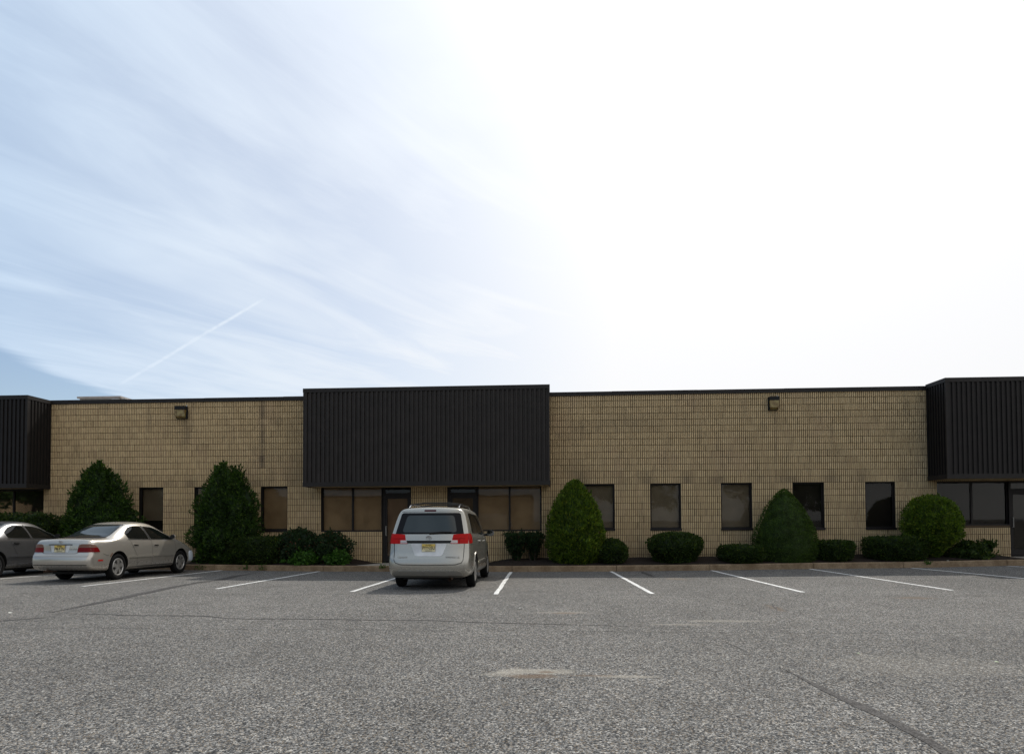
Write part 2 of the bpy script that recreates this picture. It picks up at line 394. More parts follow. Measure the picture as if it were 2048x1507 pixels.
# ------------------------------------------------------------------ the building
CO, FL = .232, .203/3          # course height, flute pitch
ZT = 2.87                       # course line at the window heads
WTOP = 6.10
WALLX = (-34.0, 30.0)
wins = [(-15.54, -14.57), (-13.34, -12.33), (-10.79, -9.76), (1.28, 2.32), (3.63, 4.68), (6.16, 7.19), (8.66, 9.70), (11.11, 12.13)]
ZB = ZT-7*CO
opens = [(a, b, ZB, ZT) for a, b in wins]
fronts = [(-8.47, -6.17, 1.18, ZT-.02), (-6.17, -5.08, -.4, ZT-.02), (-3.76, -2.66, -.4, ZT-.02), (-2.66, -.27, 1.18, ZT-.02),
          (13.60, 15.98, 1.32, ZT-.02), (15.98, 17.2, -.4, ZT-.02), (17.2, 19.9, 1.32, ZT-.02),
          (-21.9, -19.30, 1.2, ZT-.02), (-23.1, -21.9, -.4, ZT-.02), (-25.6, -23.1, 1.2, ZT-.02)]
opens += fronts
def snap(v): return round((v-WALLX[0])/FL)*FL+WALLX[0]
opens = [(snap(a), snap(b), c, d) for a, b, c, d in opens]
bld = empty('commercial_building', (0, YW, 0)); tag(bld, 'long flat-roofed tan ribbed block building with dark metal canopies', 'building')
def stain_at(x, z):
    s = 0.0
    for a, b in wins:                                   # sooty runs above the window heads
        for cx_, wd in ((a-.15, .5), (b+.25, .45)):
            d = abs(x-cx_)/wd; h = (z-ZT)/.55
            if d < 1 and 0 < h < 1: s = max(s, (1-d)*(1-h)*.75)
    for cx_, z0, z1, wd, k in ((-10.75, 3.6, 6.1, .17, .95), (-13.7, 4.6, 5.6, .25, .5), (8.07, 2.87, 5.5, .07, .45), (-9.2, 3.0, 3.5, .9, .5)):
        if z0 < z < z1: s = max(s, k*max(0, 1-abs(x-cx_)/wd))
    n = noise.noise(Vector((x*1.3, z*2.2, 0)))
    s *= .75+.8*n
    s += max(0, noise.noise(Vector((x*.5, z*.9, 9)))-.25)*.5
    s += .5*max(0, noise.noise(Vector((x*5.5, z*.15, 4)))-.12)*max(0, min(1, (z-4.2)/1.6))
    if z < .6: s += .10*(.6-z)/.6
    return max(0, min(1, s))
def wall_mesh():
    bm = bmesh.new(); lay = bm.verts.layers.float_color.new('tone'); rnd = random.Random(3)
    k0 = -int((ZT+.3)/CO)-1; rows = int((WTOP-ZT)/CO)+2; N = int((WALLX[1]-WALLX[0])/FL)
    def V(x, y, z, c): v = bm.verts.new((x, y-YW, z)); v[lay] = (*c, 1); return v
    for r in range(k0, rows):
        z0 = ZT+r*CO; z1 = min(z0+CO, WTOP+.02)
        if z0 >= WTOP: break
        off = 3 if r % 2 else 0; tones = {}
        for i in range(N):
            x0 = WALLX[0]+i*FL; xm = x0+FL/2; zm = (z0+z1)/2; cut = False; zt = z1; zb = z0
            for a, b, c, d in opens:
                if a-.001 < xm < b+.001:
                    if c < zm < d: cut = True
                    elif z0 < c < z1 and c-z0 > .03: zt = min(zt, c)
            if cut: continue
            blk = (i+off)//6; tn = tones.setdefault(blk, (rnd.random(), rnd.uniform(-.004, .004), rnd.choice((0, .001, .0035)))); edge = (i+off) % 6
            tone = (min(1, max(0, tn[0]*.45+rnd.random()*.45+.05)), stain_at(xm, zm), 0)
            g = .0115; gl = g+(tn[2] if edge == 0 else 0); gr = g+(tn[2]*.6 if edge == 5 else 0); h = .0055
            yf = YW+tn[1]; dk = (tone[0], tone[1], .70 if edge == 0 and tn[2] > .003 else .33)
            xa, xb = x0+gl, x0+FL-gr; xc, xd = xa+.008, xb-.008; zA, zB = zb+h, zt-h; zM = (zA+zB)/2
            A = [V(x, yf+.026, z, dk) for x, z in ((xa-.004, zA), (xb+.004, zA), (xb+.004, zB), (xa-.004, zB))]
            fr = []
            for z in (zA+.005, zM, zB-.005):
                fr.append([V(xc+rnd.uniform(-.002, .002), yf+rnd.uniform(-.004, .007), z, tone), V(xd+rnd.uniform(-.002, .002), yf+rnd.uniform(-.004, .007), z, tone)])
            bm.faces.new((fr[0][0], fr[0][1], fr[1][1], fr[1][0])); bm.faces.new((fr[1][0], fr[1][1], fr[2][1], fr[2][0]))
            bm.faces.new((A[0], fr[0][0], fr[1][0], fr[2][0], A[3])); bm.faces.new((fr[0][1], A[1], A[2], fr[2][1], fr[1][1]))
            bm.faces.new((A[0], A[1], fr[0][1], fr[0][0])); bm.faces.new((fr[2][0], fr[2][1], A[2], A[3]))
    # backing wall, cut round the openings
    dk = (.4, 0, 1); xs = sorted({WALLX[0], WALLX[1]}|{o[0] for o in opens}|{o[1] for o in opens})
    for a, b in zip(xs, xs[1:]):
        m = (a+b)/2; zs = [(-.5, WTOP+.05)]
        for oa, ob, c, d in opens:
            if oa < m < ob:
                zs = [(-.5, c), (d, WTOP+.05)] if c > -.3 else [(d, WTOP+.05)]
        for za, zb in zs:
            q = [[V(x, y, z, dk) for x, z in ((a, za), (b, za), (b, zb), (a, zb))] for y in (YW+.030, YW+.30)]
            bm.faces.new(q[0]); bm.faces.new(q[1][::-1])
            for k in range(4): bm.faces.new((q[0][k], q[1][k], q[1][(k+1) % 4], q[0][(k+1) % 4]))
    bmesh.ops.recalc_face_normals(bm, faces=bm.faces)
    return finish('wall', bm, BLOCK, bld)
wall_mesh()
# side and back walls, roof
bm = bmesh.new()
box(bm, WALLX[0]-.3, WALLX[0], 0, 24, -.5, WTOP); box(bm, WALLX[1], WALLX[1]+.3, 0, 24, -.5, WTOP); box(bm, WALLX[0], WALLX[1], 23.7, 24, -.5, WTOP-.004)
finish('outer_wall', bm, mat('plain_block', (.36, .27, .17), .95), bld)
boxo('roof', WALLX[0]+.004, WALLX[1]-.004, .32, 23.69, 5.55, 5.75, mat('roof_gravel', (.3, .29, .27), .95), bld)
bm = bmesh.new(); rnd = random.Random(5); x = WALLX[0]-.32
while x < WALLX[1]:
    e = min(x+3.05, WALLX[1]+.32); dzz = rnd.uniform(-.006, .006); box(bm, x, e-.006, -.035, .34, WTOP-.015, WTOP+.13+dzz); x = e
finish('roof_coping', bm, TRIM, bld)

def window(a, b, z0, z1, blind, mull=(), inset=.11, part='window', blind_to=None, sill=True, rail=None):
    """frame is the part; glass panes and blinds or dark sheets are its sub-parts"""
    fw, bm = .05, bmesh.new(); y0, y1 = inset, inset+.06
    box(bm, a, a+fw, y0, y1, z0, z1); box(bm, b-fw, b, y0, y1, z0, z1)
    xs = [a+fw]+list(mull)+[b-fw]
    box(bm, a+fw, b-fw, y0+.001, y1-.001, z1-fw, z1-.001); box(bm, a+fw, b-fw, y0+.001, y1-.001, z0+.001, z0+fw)
    for m_ in mull: box(bm, m_-.032, m_+.032, y0-.004, y1-.002, z0+fw, z1-fw)
    if sill: box(bm, a-.02, b+.02, -.03, y0-.003, z0-.065, z0+.012)
    else: box(bm, a+.002, b-.002, .04, y0-.003, z0-.03, z0+.03)
    # reveals (metal lined)
    box(bm, a+.002, a+.012, .036, y0-.002, z0+.014, z1-.014); box(bm, b-.012, b-.002, .036, y0-.002, z0+.014, z1-.014)
    box(bm, a+.002, b-.002, .036, y0-.002, z1-.012, z1-.002)
    o = finish(part, bm, FRAME, bld)
    edges = [a+fw]+[q for m_ in mull for q in (m_-.032, m_+.032)]+[b-fw]
    for i in range(0, len(edges), 2):
        bm = bmesh.new(); box(bm, edges[i]-.004, edges[i+1]+.004, y0+.025, y0+.031, z0+fw-.004, z1-fw+.004); finish('pane', bm, WGLASS, o)
        bz = z0+.02 if blind_to is None else blind_to
        bm = bmesh.new(); box(bm, edges[i]-.01, edges[i+1]+.01, y1+.05, y1+.056, bz, z1-.02); finish('blind', bm, blind, o)
    boxo('dark_interior', a, b, y1+.11, y1+.12, z0, z1, DARKB, o)
    return o
def door(a, b, z0, z1, shade, head=2.5, handle_left=True, rail=None):
    bm = bmesh.new(); y0 = .10
    box(bm, a, a+.10, y0, y0+.1, z0, z1); box(bm, b-.06, b, y0, y0+.1, z0, z1)
    box(bm, a+.1, b-.06, y0+.002, y0+.098, head, head+.10); box(bm, a+.1, b-.06, y0+.002, y0+.098, z1-.06, z1-.002)
    o = finish('door_frame', bm, FRAME, bld)
    boxo('transom_pane', a+.1, b-.06, y0+.03, y0+.036, head+.1, z1-.06, WGLASS, o); boxo('dark_interior', a+.02, b-.02, y0+.2, y0+.21, z0, z1, DARKB, o)
    bm = bmesh.new(); a2, b2 = a+.103, b-.063
    box(bm, a2, a2+.07, y0+.02, y0+.07, z0+.02, head-.004); box(bm, b2-.09, b2, y0+.02, y0+.07, z0+.02, head-.004)
    box(bm, a2+.07, b2-.09, y0+.022, y0+.068, head-.11, head-.006); box(bm, a2+.07, b2-.09, y0+.022, y0+.068, z0+.022, z0+.24)
    if rail: box(bm, a2+.07, b2-.09, y0+.015, y0+.066, rail-.03, rail+.03)
    d = finish('door', bm, FRAME, bld)
    boxo('pane', a2+.066, b2-.086, y0+.04, y0+.046, z0+.236, head-.106, WGLASS, d)
    boxo('blind', a2+.05, b2-.07, y0+.11, y0+.116, z0+.2, head-.09, shade, d)
    bm = bmesh.new(); hx = a2+.035 if handle_left else b2-.045
    tube(bm, [(hx, y0+.02, z0+1.0), (hx, y0-.045, z0+1.0), (hx, y0-.045, z0+1.34), (hx, y0+.02, z0+1.34)], .014)
    finish('handle', bm, mat('brushed_metal', (.35, .34, .32), .35, .9), d, True)
bl = [GREYB, TANB, TANB, GREYB, GREYB, GREYB, DARKB, DARKB]
for i, (a, b) in enumerate(wins):
    window(snap(a), snap(b), ZB, ZT, bl[i], blind_to=1.62 if i == 0 else None)
f = [(snap(a), snap(b), c, d) for a, b, c, d in fronts]
window(*f[0], TANB, [(f[0][0]+f[0][1])/2+.02], sill=False, part='storefront_window'); door(f[1][0], f[1][1], .03, f[1][3], PINKB)
door(f[2][0], f[2][1], .03, f[2][3], mat('brown_interior', (.05, .038, .03), .8), handle_left=False); window(*f[3], TANB, [(f[3][0]+f[3][1])/2+.02], sill=False, part='storefront_window')
window(*f[4], DARKB, [(f[4][0]+f[4][1])/2], sill=False, part='storefront_window'); door(f[5][0], f[5][1], .25, f[5][3], DARKB, rail=1.5); window(*f[6], DARKB, [(f[6][0]+f[6][1])/2], sill=False, part='storefront_window')
window(*f[7], DARKB, [(f[7][0]+f[7][1])/2], sill=False, part='storefront_window'); door(f[8][0], f[8][1], .1, f[8][3], DARKB); window(*f[9], DARKB, [(f[9][0]+f[9][1])/2], sill=False, part='storefront_window')

def canopy(xa, xb, zt, zb, DARKM=DARKM):
    y0, y1 = -1.1, .32; mod = .158
    def ribs(bm, p0, p1, out):
        """ribbed sheet from p0 to p1 (xy), facing out"""
        d = (p1-p0); L = d.length; d.normalize(); n = round(L/mod); m_ = L/n; pts = []
        for i in range(n):
            s = i*m_
            pts += [(s, .035), (s+m_*.44, .035), (s+m_*.46, -.03), (s+m_*.56, -.03), (s+m_*.58, 0), (s+m_*.97, 0)]
        pts.append((L, .035)); prev = None
        for s, h in pts:
            q = p0+d*s+out*h; v = (bm.verts.new((q.x, q.y, zb+.14)), bm.verts.new((q.x, q.y, zt-.13)))
            if prev: bm.faces.new((prev[0], v[0], v[1], prev[1]))
            prev = v
    bm = bmesh.new()
    ribs(bm, Vector((xa+.03, y0)), Vector((xb-.03, y0)), Vector((0, -1)))
    ribs(bm, Vector((xa, -.04)), Vector((xa, y0+.03)), Vector((-1, 0))); ribs(bm, Vector((xb, y0+.03)), Vector((xb, -.04)), Vector((1, 0)))
    o = finish('canopy', bm, DARKM, bld)
    bm = bmesh.new(); e = .045
    for z0, z1, ee in ((zb, zb+.155, e), (zt-.145, zt, e)):
        box(bm, xa-ee, xb+ee, y0-ee, y0+.02, z0, z1); box(bm, xa-ee, xa+.02, y0+.022, -.036, z0+.001, z1-.001); box(bm, xb-.02, xb+ee, y0+.022, -.036, z0+.001, z1-.001)
    for x in (xa, xb): box(bm, x-.036, x+.036, y0-.036, y0+.03, zb+.157, zt-.147)
    finish('trim', bm, TRIM, o)
    boxo('soffit', xa+.02, xb-.02, y0+.025, .035, zb+.02, zb+.04, SOFF, o)
    boxo('canopy_roof', xa+.021, xb-.021, y0+.021, .3, zt-.08, zt-.05, DARKM, o)
    boxo('backing', xa+.06, xb-.06, y0+.06, y0+.08, zb+.1, zt-.1, DARKM, o)
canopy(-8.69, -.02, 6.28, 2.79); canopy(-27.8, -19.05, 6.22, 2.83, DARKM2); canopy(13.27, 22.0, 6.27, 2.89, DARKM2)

# wall lights
AMB = mat('yellowed_lens', (.30, .19, .045), .35, build=lambda t, b: t.set(b.inputs['Base Color'], t.mix(t.mr(t.noise(geo(t), 7, 3), .35, .65), (.13, .075, .015, 1), (.26, .20, .07, 1))))
def wall_light(px0, px1, py0, py1, label):
    A, B = W(px0, py0, YW-.1), W(px1, py1, YW-.1); a, b, zt, zb = A.x, B.x, A.z, B.z; wd = (b-a)
    r = empty('wall_light', ((a+b)/2, YW, zb)); tag(r, label, 'wall light', 'wall lights under the roof edge'); h = zt-zb; x = wd/2
    bm = bmesh.new(); box(bm, -x, x, -.09, -.001, 0, h, bev=.012); box(bm, -x+.004, x-.004, -.21, -.093, h*.70, h-.004, bev=.01)
    finish('housing', bm, mat('lamp_housing', (.015, .015, .015), .7, 0, .2), r)
    bm = bmesh.new(); y = -.094
    v = [bm.verts.new(p) for p in ((-x+.02, -.2, h*.69), (x-.02, -.2, h*.69), (x-.02, -.2, h*.16), (-x+.02, -.2, h*.16), (-x+.02, y, h*.69), (x-.02, y, h*.69), (x-.05, y, h*.03), (-x+.05, y, h*.03))]
    for q in ((0, 1, 2, 3), (0, 3, 7, 4), (1, 5, 6, 2), (3, 2, 6, 7), (4, 5, 1, 0)): bm.faces.new([v[i] for i in q])
    bmesh.ops.recalc_face_normals(bm, faces=bm.faces)
    finish('lens', bm, AMB, r)
    bm = bmesh.new(); tube(bm, [(x-.03, -.05, h), (x-.03, -.05, h+.05)], .016); finish('photocell', bm, mat('photocell', (.4, .45, .47), .4), r)
wall_light(352, 373, 812, 836.5, 'boxy wall light with amber lens above the pointed shrubs on the left')
wall_light(1537, 1557.5, 793, 819, 'boxy wall light with amber lens above the windows right of centre')

# rooftop unit
A, B = W(160, 793.5, 29), W(250, 805, 29); r = empty('rooftop_unit', ((A.x+B.x)/2, 29, 5.75)); tag(r, 'low grey air handling unit peeking over the roof edge', 'air conditioner')
hx = (B.x-A.x)/2; top = A.z-5.75; GALV = mat('galvanised', (.42, .40, .38), .5, .3)
bm = bmesh.new(); box(bm, -hx, hx, 0, 2.2, 0, top-.09); finish('cabinet', bm, GALV, r)
bm = bmesh.new(); box(bm, -hx-.08, hx*.86, -.1, 2.3, top-.086, top); finish('lid', bm, mat('unit_lid', (.34, .30, .27), .5), r)
bm = bmesh.new()
for i in range(6): box(bm, -hx+.12, -hx*.35, -.02, -.002, .1+i*.085, .15+i*.085)
finish('louvre', bm, FRAME, r)
boxo('hood', hx*.5, hx*.8, -.15, -.004, top-.3, top-.12, GALV, r)

# ------------------------------------------------------------------ vehicles
def vmat_paint(name, c, rough=.34, metal=.55, dirt=.5):
    def f(t, b):
        co = t.new('ShaderNodeTexCoord').outputs['Object']; z = t.xyz(co)[2]
        g = t.m('MULTIPLY', t.mr(z, .55, .18), t.mr(t.noise(co, 3, 5, .7), .35, .7, .3, 1)); g = t.m('MULTIPLY', g, dirt)
        fl = t.mr(t.noise(co, 400, 1), .3, .7, .94, 1.06)
        t.set(b.inputs['Base Color'], t.mix(g, t.v('SCALE', c, fl), (.16, .125, .085, 1)))
        t.set(b.inputs['Roughness'], t.mr(g, 0, 1, rough, .7))
    return mat(name, c, rough, metal, .4, .3, f)
VGLASS = mat('tinted_car_glass', (.004, .005, .005), .04, 0, .35, 0, lambda t, b: None)
SGLASS = mat('grey_car_glass', (.013, .020, .020), .05, 0, .55, 0, lambda t, b: None)
FRIT = mat('black_glass_border', (.004, .004, .005), .3, 0, .15, 0, lambda t, b: None)
BLACKP = mat('black_plastic', (.010, .010, .010), .6, 0, .25)
CHROME = mat('chrome', (.40, .41, .43), .15, 1.0, build=lambda t, b: None)
ALLOY = mat('alloy_wheel', (.50, .49, .47), .32, .8)
TYRE = mat('tyre_rubber', (.009, .009, .009), .9, 0, .12)
REDL = mat('red_lamp', (.52, .012, .010), .3, 0, .12, 0, build=lambda t, b: t.set(b.inputs['Base Color'], t.v('SCALE', (.44, .007, .006), t.mr(t.m('SINE', t.m('MULTIPLY', t.xyz(t.new('ShaderNodeTexCoord').outputs['Object'])[2], 400)), -1, 1, .75, 1.1))))
DRED = mat('dark_red_lamp', (.14, .005, .006), .25, 0, .12, 0, lambda t, b: None)
WHL = mat('clear_lamp', (.55, .50, .48), .15, .2, .6, .8)
AMBL = mat('amber_smoke_lamp', (.16, .085, .06), .25, 0, .12, 0, lambda t, b: None)
YPL = mat('plate_yellow', (.60, .46, .14), .45, build=lambda t, b: t.set(b.inputs['Base Color'], t.mix(t.mr(t.xyz(t.new('ShaderNodeTexCoord').outputs['Object'])[2], -.06, .075), (.66, .60, .38, 1), (.60, .42, .06, 1))))
PLK = mat('plate_black', (.01, .01, .012), .5)
SEAM = mat('panel_gap', (.012, .011, .010), .8)

class Car:
    def __init__(s, name, loc, label, cat, paint, stations, axles, rw, track, rz=0.0, scz=1.11, group='cars parked along the kerb'):
        s.root = empty(name, loc, rz); s.root.rotation_euler.x = -.016; s.root.scale = (1, 1, scz); tag(s.root, label, cat, group)
        s.paint = paint
        fr = [-1, -.72, -.3, .3, .72, 1]; bm = bmesh.new(); n = len(stations); J = len(stations[0]['p']); V = {}
        for i, st in enumerate(stations):
            for j, (wd, z, y) in enumerate(st['p']):
                for k, f_ in enumerate(fr):
                    edge = (i in (0, n-1)) or (j in (0, J-1)) or abs(f_) == 1
                    if not edge: continue
                    q = 1-f_*f_; yy = y; zz_ = z
                    if i == 0: yy -= q*st.get('bulge', .05)
                    if i == n-1: yy += q*st.get('bulge', .12)
                    if j == J-1: zz_ += q*st.get('crown', .05)
                    V[i, j, k] = bm.verts.new((wd*f_, yy, zz_))
        K = len(fr)
        def q(a, b, c, d): bm.faces.new([V[x] for x in (a, b, c, d)])
        for i in range(n-1):
            for j in range(J-1):
                for k in (0, K-1): q((i, j, k), (i+1, j, k), (i+1, j+1, k), (i, j+1, k))
            for k in range(K-1):
                for j in (0, J-1): q((i, j, k), (i+1, j, k), (i+1, j, k+1), (i, j, k+1))
        for j in range(J-1):
            for k in range(K-1):
                for i in (0, n-1): q((i, j, k), (i, j+1, k), (i, j+1, k+1), (i, j, k+1))
        bmesh.ops.recalc_face_normals(bm, faces=bm.faces)
        me = bpy.data.meshes.new('body'); bm.to_mesh(me); bm.free(); me.materials.append(paint); me.materials.append(BLACKP)
        o = bpy.data.objects.new('body', me); C.objects.link(o); md = o.modifiers.new('s', 'SUBSURF'); md.levels = 3; md.render_levels = 3
        cut = []
        bm = bmesh.new()
        for ya in axles:
            for sx in (-1, 1):
                m = Matrix.Translation((sx*(track+.16), ya, rw+.012)) @ Matrix.Rotation(pi/2, 4, 'Y')
                bmesh.ops.create_cone(bm, cap_ends=True, segments=40, radius1=rw+.052, radius2=rw+.052, depth=.62, matrix=m)
        for f_ in bm.faces: f_.material_index = 1
        cme = bpy.data.meshes.new('cut'); bm.to_mesh(cme); bm.free(); cme.materials.append(paint); cme.materials.append(BLACKP)
        co = bpy.data.objects.new('cut', cme); C.objects.link(co); b = o.modifiers.new('b', 'BOOLEAN'); b.operation = 'DIFFERENCE'; b.object = co; b.solver = 'EXACT'
        dg = bpy.context.evaluated_depsgraph_get(); dg.update()
        full = bpy.data.meshes.new_from_object(o.evaluated_get(dg)); o.modifiers.remove(b)
        dg.update(); solid = bpy.data.meshes.new_from_object(o.evaluated_get(dg))
        bm = bmesh.new(); bm.from_mesh(solid); s.bvh = BVHTree.FromBMesh(bm); bm.free()
        bpy.data.objects.remove(o); bpy.data.objects.remove(co)
        full.polygons.foreach_set('use_smooth', [True]*len(full.polygons)); full.set_sharp_from_angle(angle=radians(38)); full.name = 'body'
        s.body = link('body', full, s.root)
    def cast(s, a, b, ax):
        if ax == 'rear': o, d = Vector((a, -3, b)), Vector((0, 1, 0))
        elif ax == 'front': o, d = Vector((a, 9, b)), Vector((0, -1, 0))
        elif ax == 'top': o, d = Vector((a, b, 4)), Vector((0, 0, -1))
        else:
            sg = 1 if ax == 'right' else -1; o, d = Vector((3*sg, a, b)), Vector((-sg, 0, 0))
        h = s.bvh.ray_cast(o, d)
        if h[0] is None:
            h = s.bvh.find_nearest(o+d*(3.0 if ax != 'rear' else 3.2)); return h[0], -d
        return h[0], -d
    def panel(s, bm, outline, ax, off=.006, depth=.02, step=.07, mi=0, rnd=0):
        if rnd:                                              # round the corners of the outline
            out = []; n = len(outline)
            for i in range(n):
                p0, p, p1 = [Vector(outline[(i+k) % n]) for k in (-1, 0, 1)]
                r = min(rnd, (p0-p).length*.45, (p1-p).length*.45); A = p+(p0-p).normalized()*r; B = p+(p1-p).normalized()*r
                for t_ in (0, .25, .5, .75, 1): out.append(tuple(A*(1-t_)**2+p*2*t_*(1-t_)+B*t_*t_))
            outline = out
        b2 = bmesh.new(); vs = [b2.verts.new((a, b, 0)) for a, b in outline]; b2.faces.new(vs)
        for d_ in (0, 1):
            lo = min(v.co[d_] for v in b2.verts); hi = max(v.co[d_] for v in b2.verts); q = lo+step
            while q < hi-.01:
                no = Vector((1, 0, 0)) if d_ == 0 else Vector((0, 1, 0))
                bmesh.ops.bisect_plane(b2, geom=list(b2.verts)+list(b2.edges)+list(b2.faces), plane_co=no*q, plane_no=no); q += step
        bmesh.ops.triangulate(b2, faces=[f_ for f_ in b2.faces if len(f_.verts) > 4])
        mp = {}; low = {}
        for v in b2.verts:
            h, nrm = s.cast(v.co.x, v.co.y, ax); mp[v.index if False else v] = bm.verts.new(h+nrm*off); low[v] = (h, nrm)
        for f_ in b2.faces:
            nf = bm.faces.new([mp[v] for v in f_.verts]); nf.material_index = mi; nf.smooth = True
        lv = {}
        for e in b2.edges:
            if len(e.link_faces) == 1:
                A, B = e.verts
                for v in (A, B):
                    if v not in lv: lv[v] = bm.verts.new(low[v][0]-low[v][1]*depth*.5)
                nf = bm.faces.new((mp[A], mp[B], lv[B], lv[A])); nf.material_index = mi
        b2.free()
    def part(s, name, panels, m, parent=None, label=None, join=False, **kw):
        if len(panels) > 1 and not join:
            for p_ in panels: o = s.part(name, [p_], m, parent, label, **kw)
            return o
        bm = bmesh.new()
        for ol, ax in panels: s.panel(bm, ol, ax, **kw)
        bmesh.ops.recalc_face_normals(bm, faces=bm.faces)
        o = finish(name, bm, m, parent or s.root, True, 40)
        if label: o['label'] = label
        return o
    def seam(s, name, lines_, wd=.010, m=None, off=.003, parent=None):
        if len(lines_) > 1:
            for l_ in lines_: s.seam(name, [l_], wd, m, off, parent)
            return
        bm = bmesh.new()
        for pts, ax in lines_:
            P_ = []
            for a, b in zip(pts, pts[1:]):
                a, b = Vector(a), Vector(b); n = max(1, int((b-a).length/.06)); P_ += [a.lerp(b, i/n) for i in range(n)]
            P_.append(Vector(pts[-1])); row = []
            for i, p in enumerate(P_):
                d = (P_[min(i+1, len(P_)-1)]-P_[max(i-1, 0)]).normalized(); sd = Vector((d.y, -d.x))*wd/2; q = []
                for e in (-1, 1):
                    h, nrm = s.cast(p.x+sd.x*e, p.y+sd.y*e, ax); q.append(bm.verts.new(h+nrm*off))
                row.append(q)
            for A, B in zip(row, row[1:]): bm.faces.new((A[0], A[1], B[1], B[0]))
        bmesh.ops.recalc_face_normals(bm, faces=bm.faces)
        return finish(name, bm, m or SEAM, parent or s.body)
    def wheel(s, x, y, r, wt, rimr, side, style):
        bm = bmesh.new(); h = wt/2
        prof = [(rimr*.98, -h*.75), (rimr+.012, -h*.92), (r-.045, -h), (r-.015, -h*.88), (r, -h*.62), (r-.003, -h*.3), (r, 0), (r-.003, h*.3), (r, h*.62), (r-.015, h*.88), (r-.045, h), (rimr+.012, h*.92), (rimr*.98, h*.75), (rimr*.92, 0)]
        lathe(bm, prof+[prof[0]], seg=40); bmesh.ops.recalc_face_normals(bm, faces=bm.faces)
        o = finish('wheel', bm, TYRE, s.root, True, 50); o.location = (x, y, r)
        bm = bmesh.new(); q = side
        lathe(bm, [(rimr, q*h*.86), (rimr-.012, q*h*.92), (rimr-.03, q*h*.8), (rimr-.035, q*h*.2)], seg=40, mi=0)
        lathe(bm, [(rimr-.035, q*h*.2), (.001, q*h*.15)], seg=40, mi=1)
        lathe(bm, [(.062, q*h*.3), (.06, q*h*.86), (.045, q*h*.92), (.001, q*h*.93)], seg=20, mi=0)
        ns = 5 if style == 'five' else (7 if style == 'seven' else 10)
        for k in range(ns):
            a0 = 2*pi*k/ns+.3; w0, w1 = (.038, .062) if style == 'five' else (.030, .042)
            if style == 'steel': w0, w1 = .016, .026
            for (ra, rb, wa, wb) in ((.045, rimr*.55, w0, w0*1.15), (rimr*.55, rimr-.02, w0*1.15, w1)):
                vs = []
                for rr, ww in ((ra, wa), (rb, wb)):
                    for e in (-1, 1):
                        cx_, cz = rr*cos(a0)-e*ww*sin(a0), rr*sin(a0)+e*ww*cos(a0)
                        vs += [bm.verts.new((q*h*(.9 if rr < rimr*.6 else .84), cx_, cz)), bm.verts.new((q*h*.4, cx_, cz))]
                for f_ in ((0, 2, 6, 4), (0, 4, 5, 1), (2, 3, 7, 6)): bm.faces.new([vs[i] for i in f_])
        bmesh.ops.recalc_face_normals(bm, faces=[f_ for f_ in bm.faces])
        finish('rim', bm, [ALLOY if style != 'steel' else mat('dark_steel_wheel', (.05, .05, .05), .5, .3), BLACKP], o, True, 35)
    def mirror(s, x, y, z, sx, shell, k=.86):
        bm = bmesh.new(); bmesh.ops.create_uvsphere(bm, u_segments=20, v_segments=12, radius=1)
        for v in bm.verts:
            v.co = k*Vector((v.co.x*.125, v.co.y*.085 if v.co.y > 0 else v.co.y*.04, v.co.z*.085)); 
        bm2 = bmesh.new()
        o = finish('side_mirror', bm, shell, s.root, True, 50); bm2.free(); o.location = (x+sx*.13, y, z)
        bm = bmesh.new(); tube(bm, [(-sx*.19, .03, -.04), (-sx*.05, .02, -.03)], .03, 8); finish('mirror_arm', bm, BLACKP, o)
        bm = bmesh.new(); vs = [bm.verts.new((k/.86*.105*cos(t_)*(abs(cos(t_))**-.25 if abs(cos(t_)) > .01 else 1), -.048*k, k/.86*.068*sin(t_)*(abs(sin(t_))**-.25 if abs(sin(t_)) > .01 else 1))) for t_ in [2*pi*k/28+.01 for k in range(28)]]; bm.faces.new(vs)
        finish('mirror_glass', bm, mat('mirror_glass', (.16, .17, .18), .05, 1.0), o)
    def plate(s, x, z, txt, foot, wd=.305, ht=.155, tilt=0.0):
        h, nrm = s.cast(x, z, 'rear'); y = h.y-.018
        bm = bmesh.new(); box(bm, -wd/2-.008, wd/2+.008, -.002, .012, -ht/2-.008, ht/2+.008, 1); box(bm, -wd/2, wd/2, -.006, -.0025, -ht/2, ht/2, 0)
        p = finish('license_plate', bm, [YPL, mat('plate_frame', (.35, .33, .3), .4, .5)], s.root); p.location = (x, y, z); p.rotation_euler.x = tilt
        if not txt: return
        R_ = (pi/2, 0, 0)
        text('plate_number', txt, .098, PLK, p, (0, -.008, -.004), R_, sx=.80)
        text('plate_caption', 'NEW JERSEY', .026, PLK, p, (0, -.008, ht/2-.018), R_); text('plate_caption', foot, .023, PLK, p, (0, -.008, -ht/2+.017), R_)
        bm = bmesh.new()                                            # the small state outline between the two groups
        vs = [bm.verts.new((a, -.0085, b)) for a, b in ((-.006, .02), (.008, .016), (.006, .0), (.009, -.008), (.002, -.02), (-.007, -.014), (-.002, -.002))]; bm.faces.new(vs); finish('plate_symbol', bm, PLK, p)
